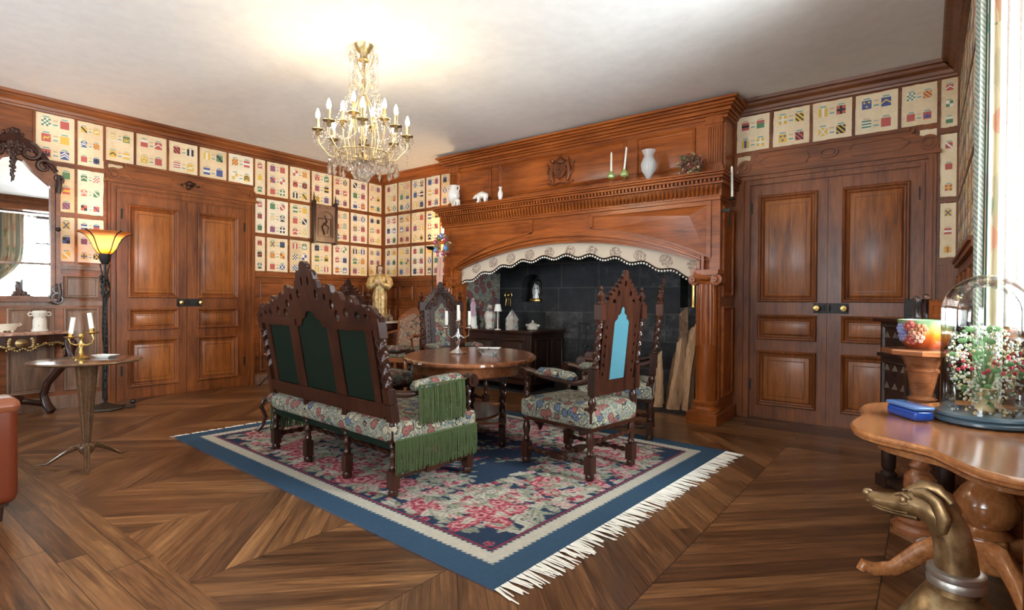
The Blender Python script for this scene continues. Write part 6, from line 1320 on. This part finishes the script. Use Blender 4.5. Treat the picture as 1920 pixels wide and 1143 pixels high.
for k, (a, z, c) in enumerate(((215, .11, (.30, .32, .62)), (222, .07, (.22, .22, .45)), (238, .125, (.45, .10, .08)), (250, .09, (.62, .28, .18)), (242, .055, (.40, .07, .06)), (262, .11, (.55, .20, .10)), (256, .065, (.60, .30, .22)))):
    b = MB(); a = math.radians(a); x, y = .125*math.cos(a), .125*math.sin(a)
    for j in range(6): t = j*PI/3; b.ball((x-.018*math.cos(t)*math.sin(a), y+.018*math.cos(t)*math.cos(a), z+.018*math.sin(t)), .015, 7)
    b.ball((x*1.08, y*1.08, z), .012, 6); b.out('moulded_flower', flat('flower_glaze', tuple(q*.6 for q in c), .1), jp)
# ---- carved cabinet in the corner, with bottles
cbn = thing('carved_cabinet', 'dark oak cabinet with carved lozenge panels standing in the right corner', 'cabinet', (7.48, 4.50, 0), -1.0)
# local x runs along the front (towards the camera), local y into the corner
b = MB(); b.box(.0, .0, .46, .62, .40, .90); b.box(-.015, -.015, .885, .635, .41, .91); b.box(.0, .0, .91, .60, .32, 1.12); b.box(-.02, -.02, .43, .64, .42, .465); b.out('body', 'vdark', cbn, bev=.004)
MB().box(-.035, -.035, 1.12, .63, .34, 1.145).out('top', 'dark', cbn, bev=.005)
b = MB(); mf_ = lambda u, v, h: (u, -h, v)
for (x0, z0, x1, z1) in ((.04, .50, .30, .86), (.33, .50, .59, .86), (.04, .935, .30, 1.10), (.33, .935, .56, 1.10)):
    b.rect(mf_, x0, z0, x1, z1, [(0, 0), (0, .012), (.012, .016), (.02, .004), (.025, .004)])
    nx_, nz_ = 3, max(1, int((z1-z0)/.10))
    for i in range(nx_):
        for j in range(nz_):
            cx, cz = x0+(x1-x0)*(i+.5)/nx_, z0+(z1-z0)*(j+.5)/nz_; r = .033; b.add([mf_(cx-r, cz, .004), mf_(cx, cz-r*1.3, .004), mf_(cx+r, cz, .004), mf_(cx, cz+r*1.3, .004), mf_(cx, cz, .022)], [(0, 1, 4), (1, 2, 4), (2, 3, 4), (3, 0, 4)])
b.out('lozenge_carving', 'vdark', cbn, smooth=False)
for x, y in ((.04, .04), (.58, .04), (.04, .36), (.58, .36)):
    MB().lathe([(.05, .07), (.052, .09), (.03, .11), (.042, .13), (.045, .28), (.032, .37), (.028, .39), (.045, .41), (.045, .43)], n=20, c=(x, y, 0)).box(x-.055, y-.055, 0, x+.055, y+.055, .075).out('leg', 'vdark', cbn, ang=35)
MB().box(.0, .0, .03, .62, .40, .065).out('low_shelf', 'vdark', cbn)
def cpt(x, y, z): a = -1.0; return (7.48+x*math.cos(a)-y*math.sin(a), 4.50+x*math.sin(a)+y*math.cos(a), z)
o = MB().box(-.055, -.05, 0, .055, .05, .13).box(-.05, -.055, .02, .05, -.05, .11).out('black_box', 'black', loc=cpt(.14, .15, 1.146), bev=.003); o.rotation_euler = (0, 0, -.5); tag(o, 'square black box on top of the carved cabinet', 'box')
wb = thing('wooden_case', 'reddish wooden case with a recessed front on top of the carved cabinet', 'case', cpt(.44, .16, 1.146), -.6)
MB().box(-.09, -.07, 0, .09, .07, .125).out('body', 'panel', wb, bev=.003); b = MB(); b.rect(lambda u, v, h: (u, -.07-h, v), -.08, .015, .08, .11, [(0, 0), (0, .006), (.02, .006), (.022, .001)]); b.out('front_frame', 'mantelz', wb)
for k, (x, y, s, w) in enumerate(((.235, .08, 1.0, 'nearest the black box'), (.30, .10, 1.08, 'in the middle of the row'), (.33, .03, .95, 'just in front of the wooden case'))):
    p = cpt(x, y, 1.146); o = thing('decanter', f'clear glass ball-stoppered scent bottle on the carved cabinet, {w}', 'bottle', p, group='glass bottles on the carved cabinet')
    MB().lathe([(.018*s, 0), (.020*s, .01), (.018*s, .085*s), (.008, .10*s), (.008, .12*s)], n=14).out('body', 'crystal', o); MB().ball((0, 0, .135*s), .017*s, 10).out('stopper', 'crystal', o)
o = simple('brass_pot', 'little brass pot behind the glass bottles on the carved cabinet', 'pot', cpt(.36, .25, 1.146), [(.02, 0), (.03, .02), (.02, .16), (.035, .18), (.035, .20), (.02, .205)], 'brass')
o = simple('round_footstool', 'low round pale lidded dish on the floor under the scalloped table', 'dish', (7.79, 3.40, .0), [(.07, 0), (.09, .02), (.09, .05), (.07, .065), (0, .07)], flat('pale_lacquer', (.50, .48, .40), .4), n=28)
o.name = 'floor_dish'
# ---- bronze greyhound head
gh = thing('greyhound_bust', 'bronze greyhound head with a collar rising in the right foreground', 'sculpture', (7.775, 1.64, 0))
bz = Mat('golden_bronze'); q = bz.noise(bz.obj(), 12, 4, .6); bz.set(col=bz.ramp(q, [(.35, (.10, .055, .022)), (.52, (.26, .16, .07)), (.7, (.46, .34, .19))]), rough=.36, metal=.7)
mk = Matrix.Rotation(PI-.42+.15, 4, 'Z')    # muzzle points left of the picture
b = MB(mk)
b.loft([(-.012, 0, .50), (-.016, 0, .57), (-.018, 0, .63), (-.014, 0, .675), (-.004, 0, .715), (.012, 0, .742), (.034, 0, .757), (.062, 0, .758), (.090, 0, .751), (.115, 0, .746), (.140, 0, .744), (.158, 0, .744), (.168, 0, .745)],
       [(.060, .062), (.047, .051), (.042, .046), (.039, .044), (.038, .044), (.038, .044), (.037, .041), (.033, .035), (.026, .028), (.022, .024), (.019, .021), (.017, .018), (.010, .010)], 24, up=(0, 1, 0))
b.ball((.168, 0, .756), .012, 12, sc=(1, 1.1, .8))
b.loft([(.055, 0, .728), (.10, 0, .724), (.135, 0, .724), (.155, 0, .727)], [(.010, .022), (.008, .017), (.007, .014), (.005, .009)], 12, up=(0, 1, 0))
b.loft([(.075, 0, .784), (.05, 0, .800), (.02, 0, .798), (-.005, 0, .776)], [(.010, .012), (.010, .020), (.010, .020), (.008, .012)], 12)
for s in (-1, 1):
    b.ball((.080, s*.027, .768), .010, 12); b.loft([(.098, s*.025, .775), (.083, s*.030, .783), (.066, s*.033, .776)], .0045, 8); b.loft([(.095, s*.027, .760), (.082, s*.032, .757), (.068, s*.034, .762)], .0035, 8)
    b.loft([(.062, s*.024, .790), (.040, s*.030, .796), (.014, s*.034, .782), (-.002, s*.040, .750), (.000, s*.041, .720), (.010, s*.038, .702)], [(.008, .005), (.012, .006), (.016, .007), (.016, .007), (.012, .006), (.003, .003)], 12, up=(0, 1, 0))
    b.loft([(.166, s*.011, .738), (.135, s*.0175, .733), (.10, s*.023, .733), (.07, s*.030, .738)], .003, 6)
b.lathe([(.150, .0), (.155, .02), (.12, .05), (.06, .12), (.055, .20), (.10, .30), (.125, .40), (.118, .47), (.085, .53), (.058, .575)], n=40, sx=1.0, sy=1.0, c=(-.014, 0, 0))
hd = b.out('head_and_body', bz.m, gh, ang=60)
b = MB(mk); b.lathe([(.049, .588), (.056, .592), (.057, .604), (.054, .610), (.057, .616), (.056, .626), (.048, .630)], n=40, c=(-.017, 0, 0)); b.out('collar', flat('dull_silver', (.42, .40, .36), .35, metal=.9), gh)
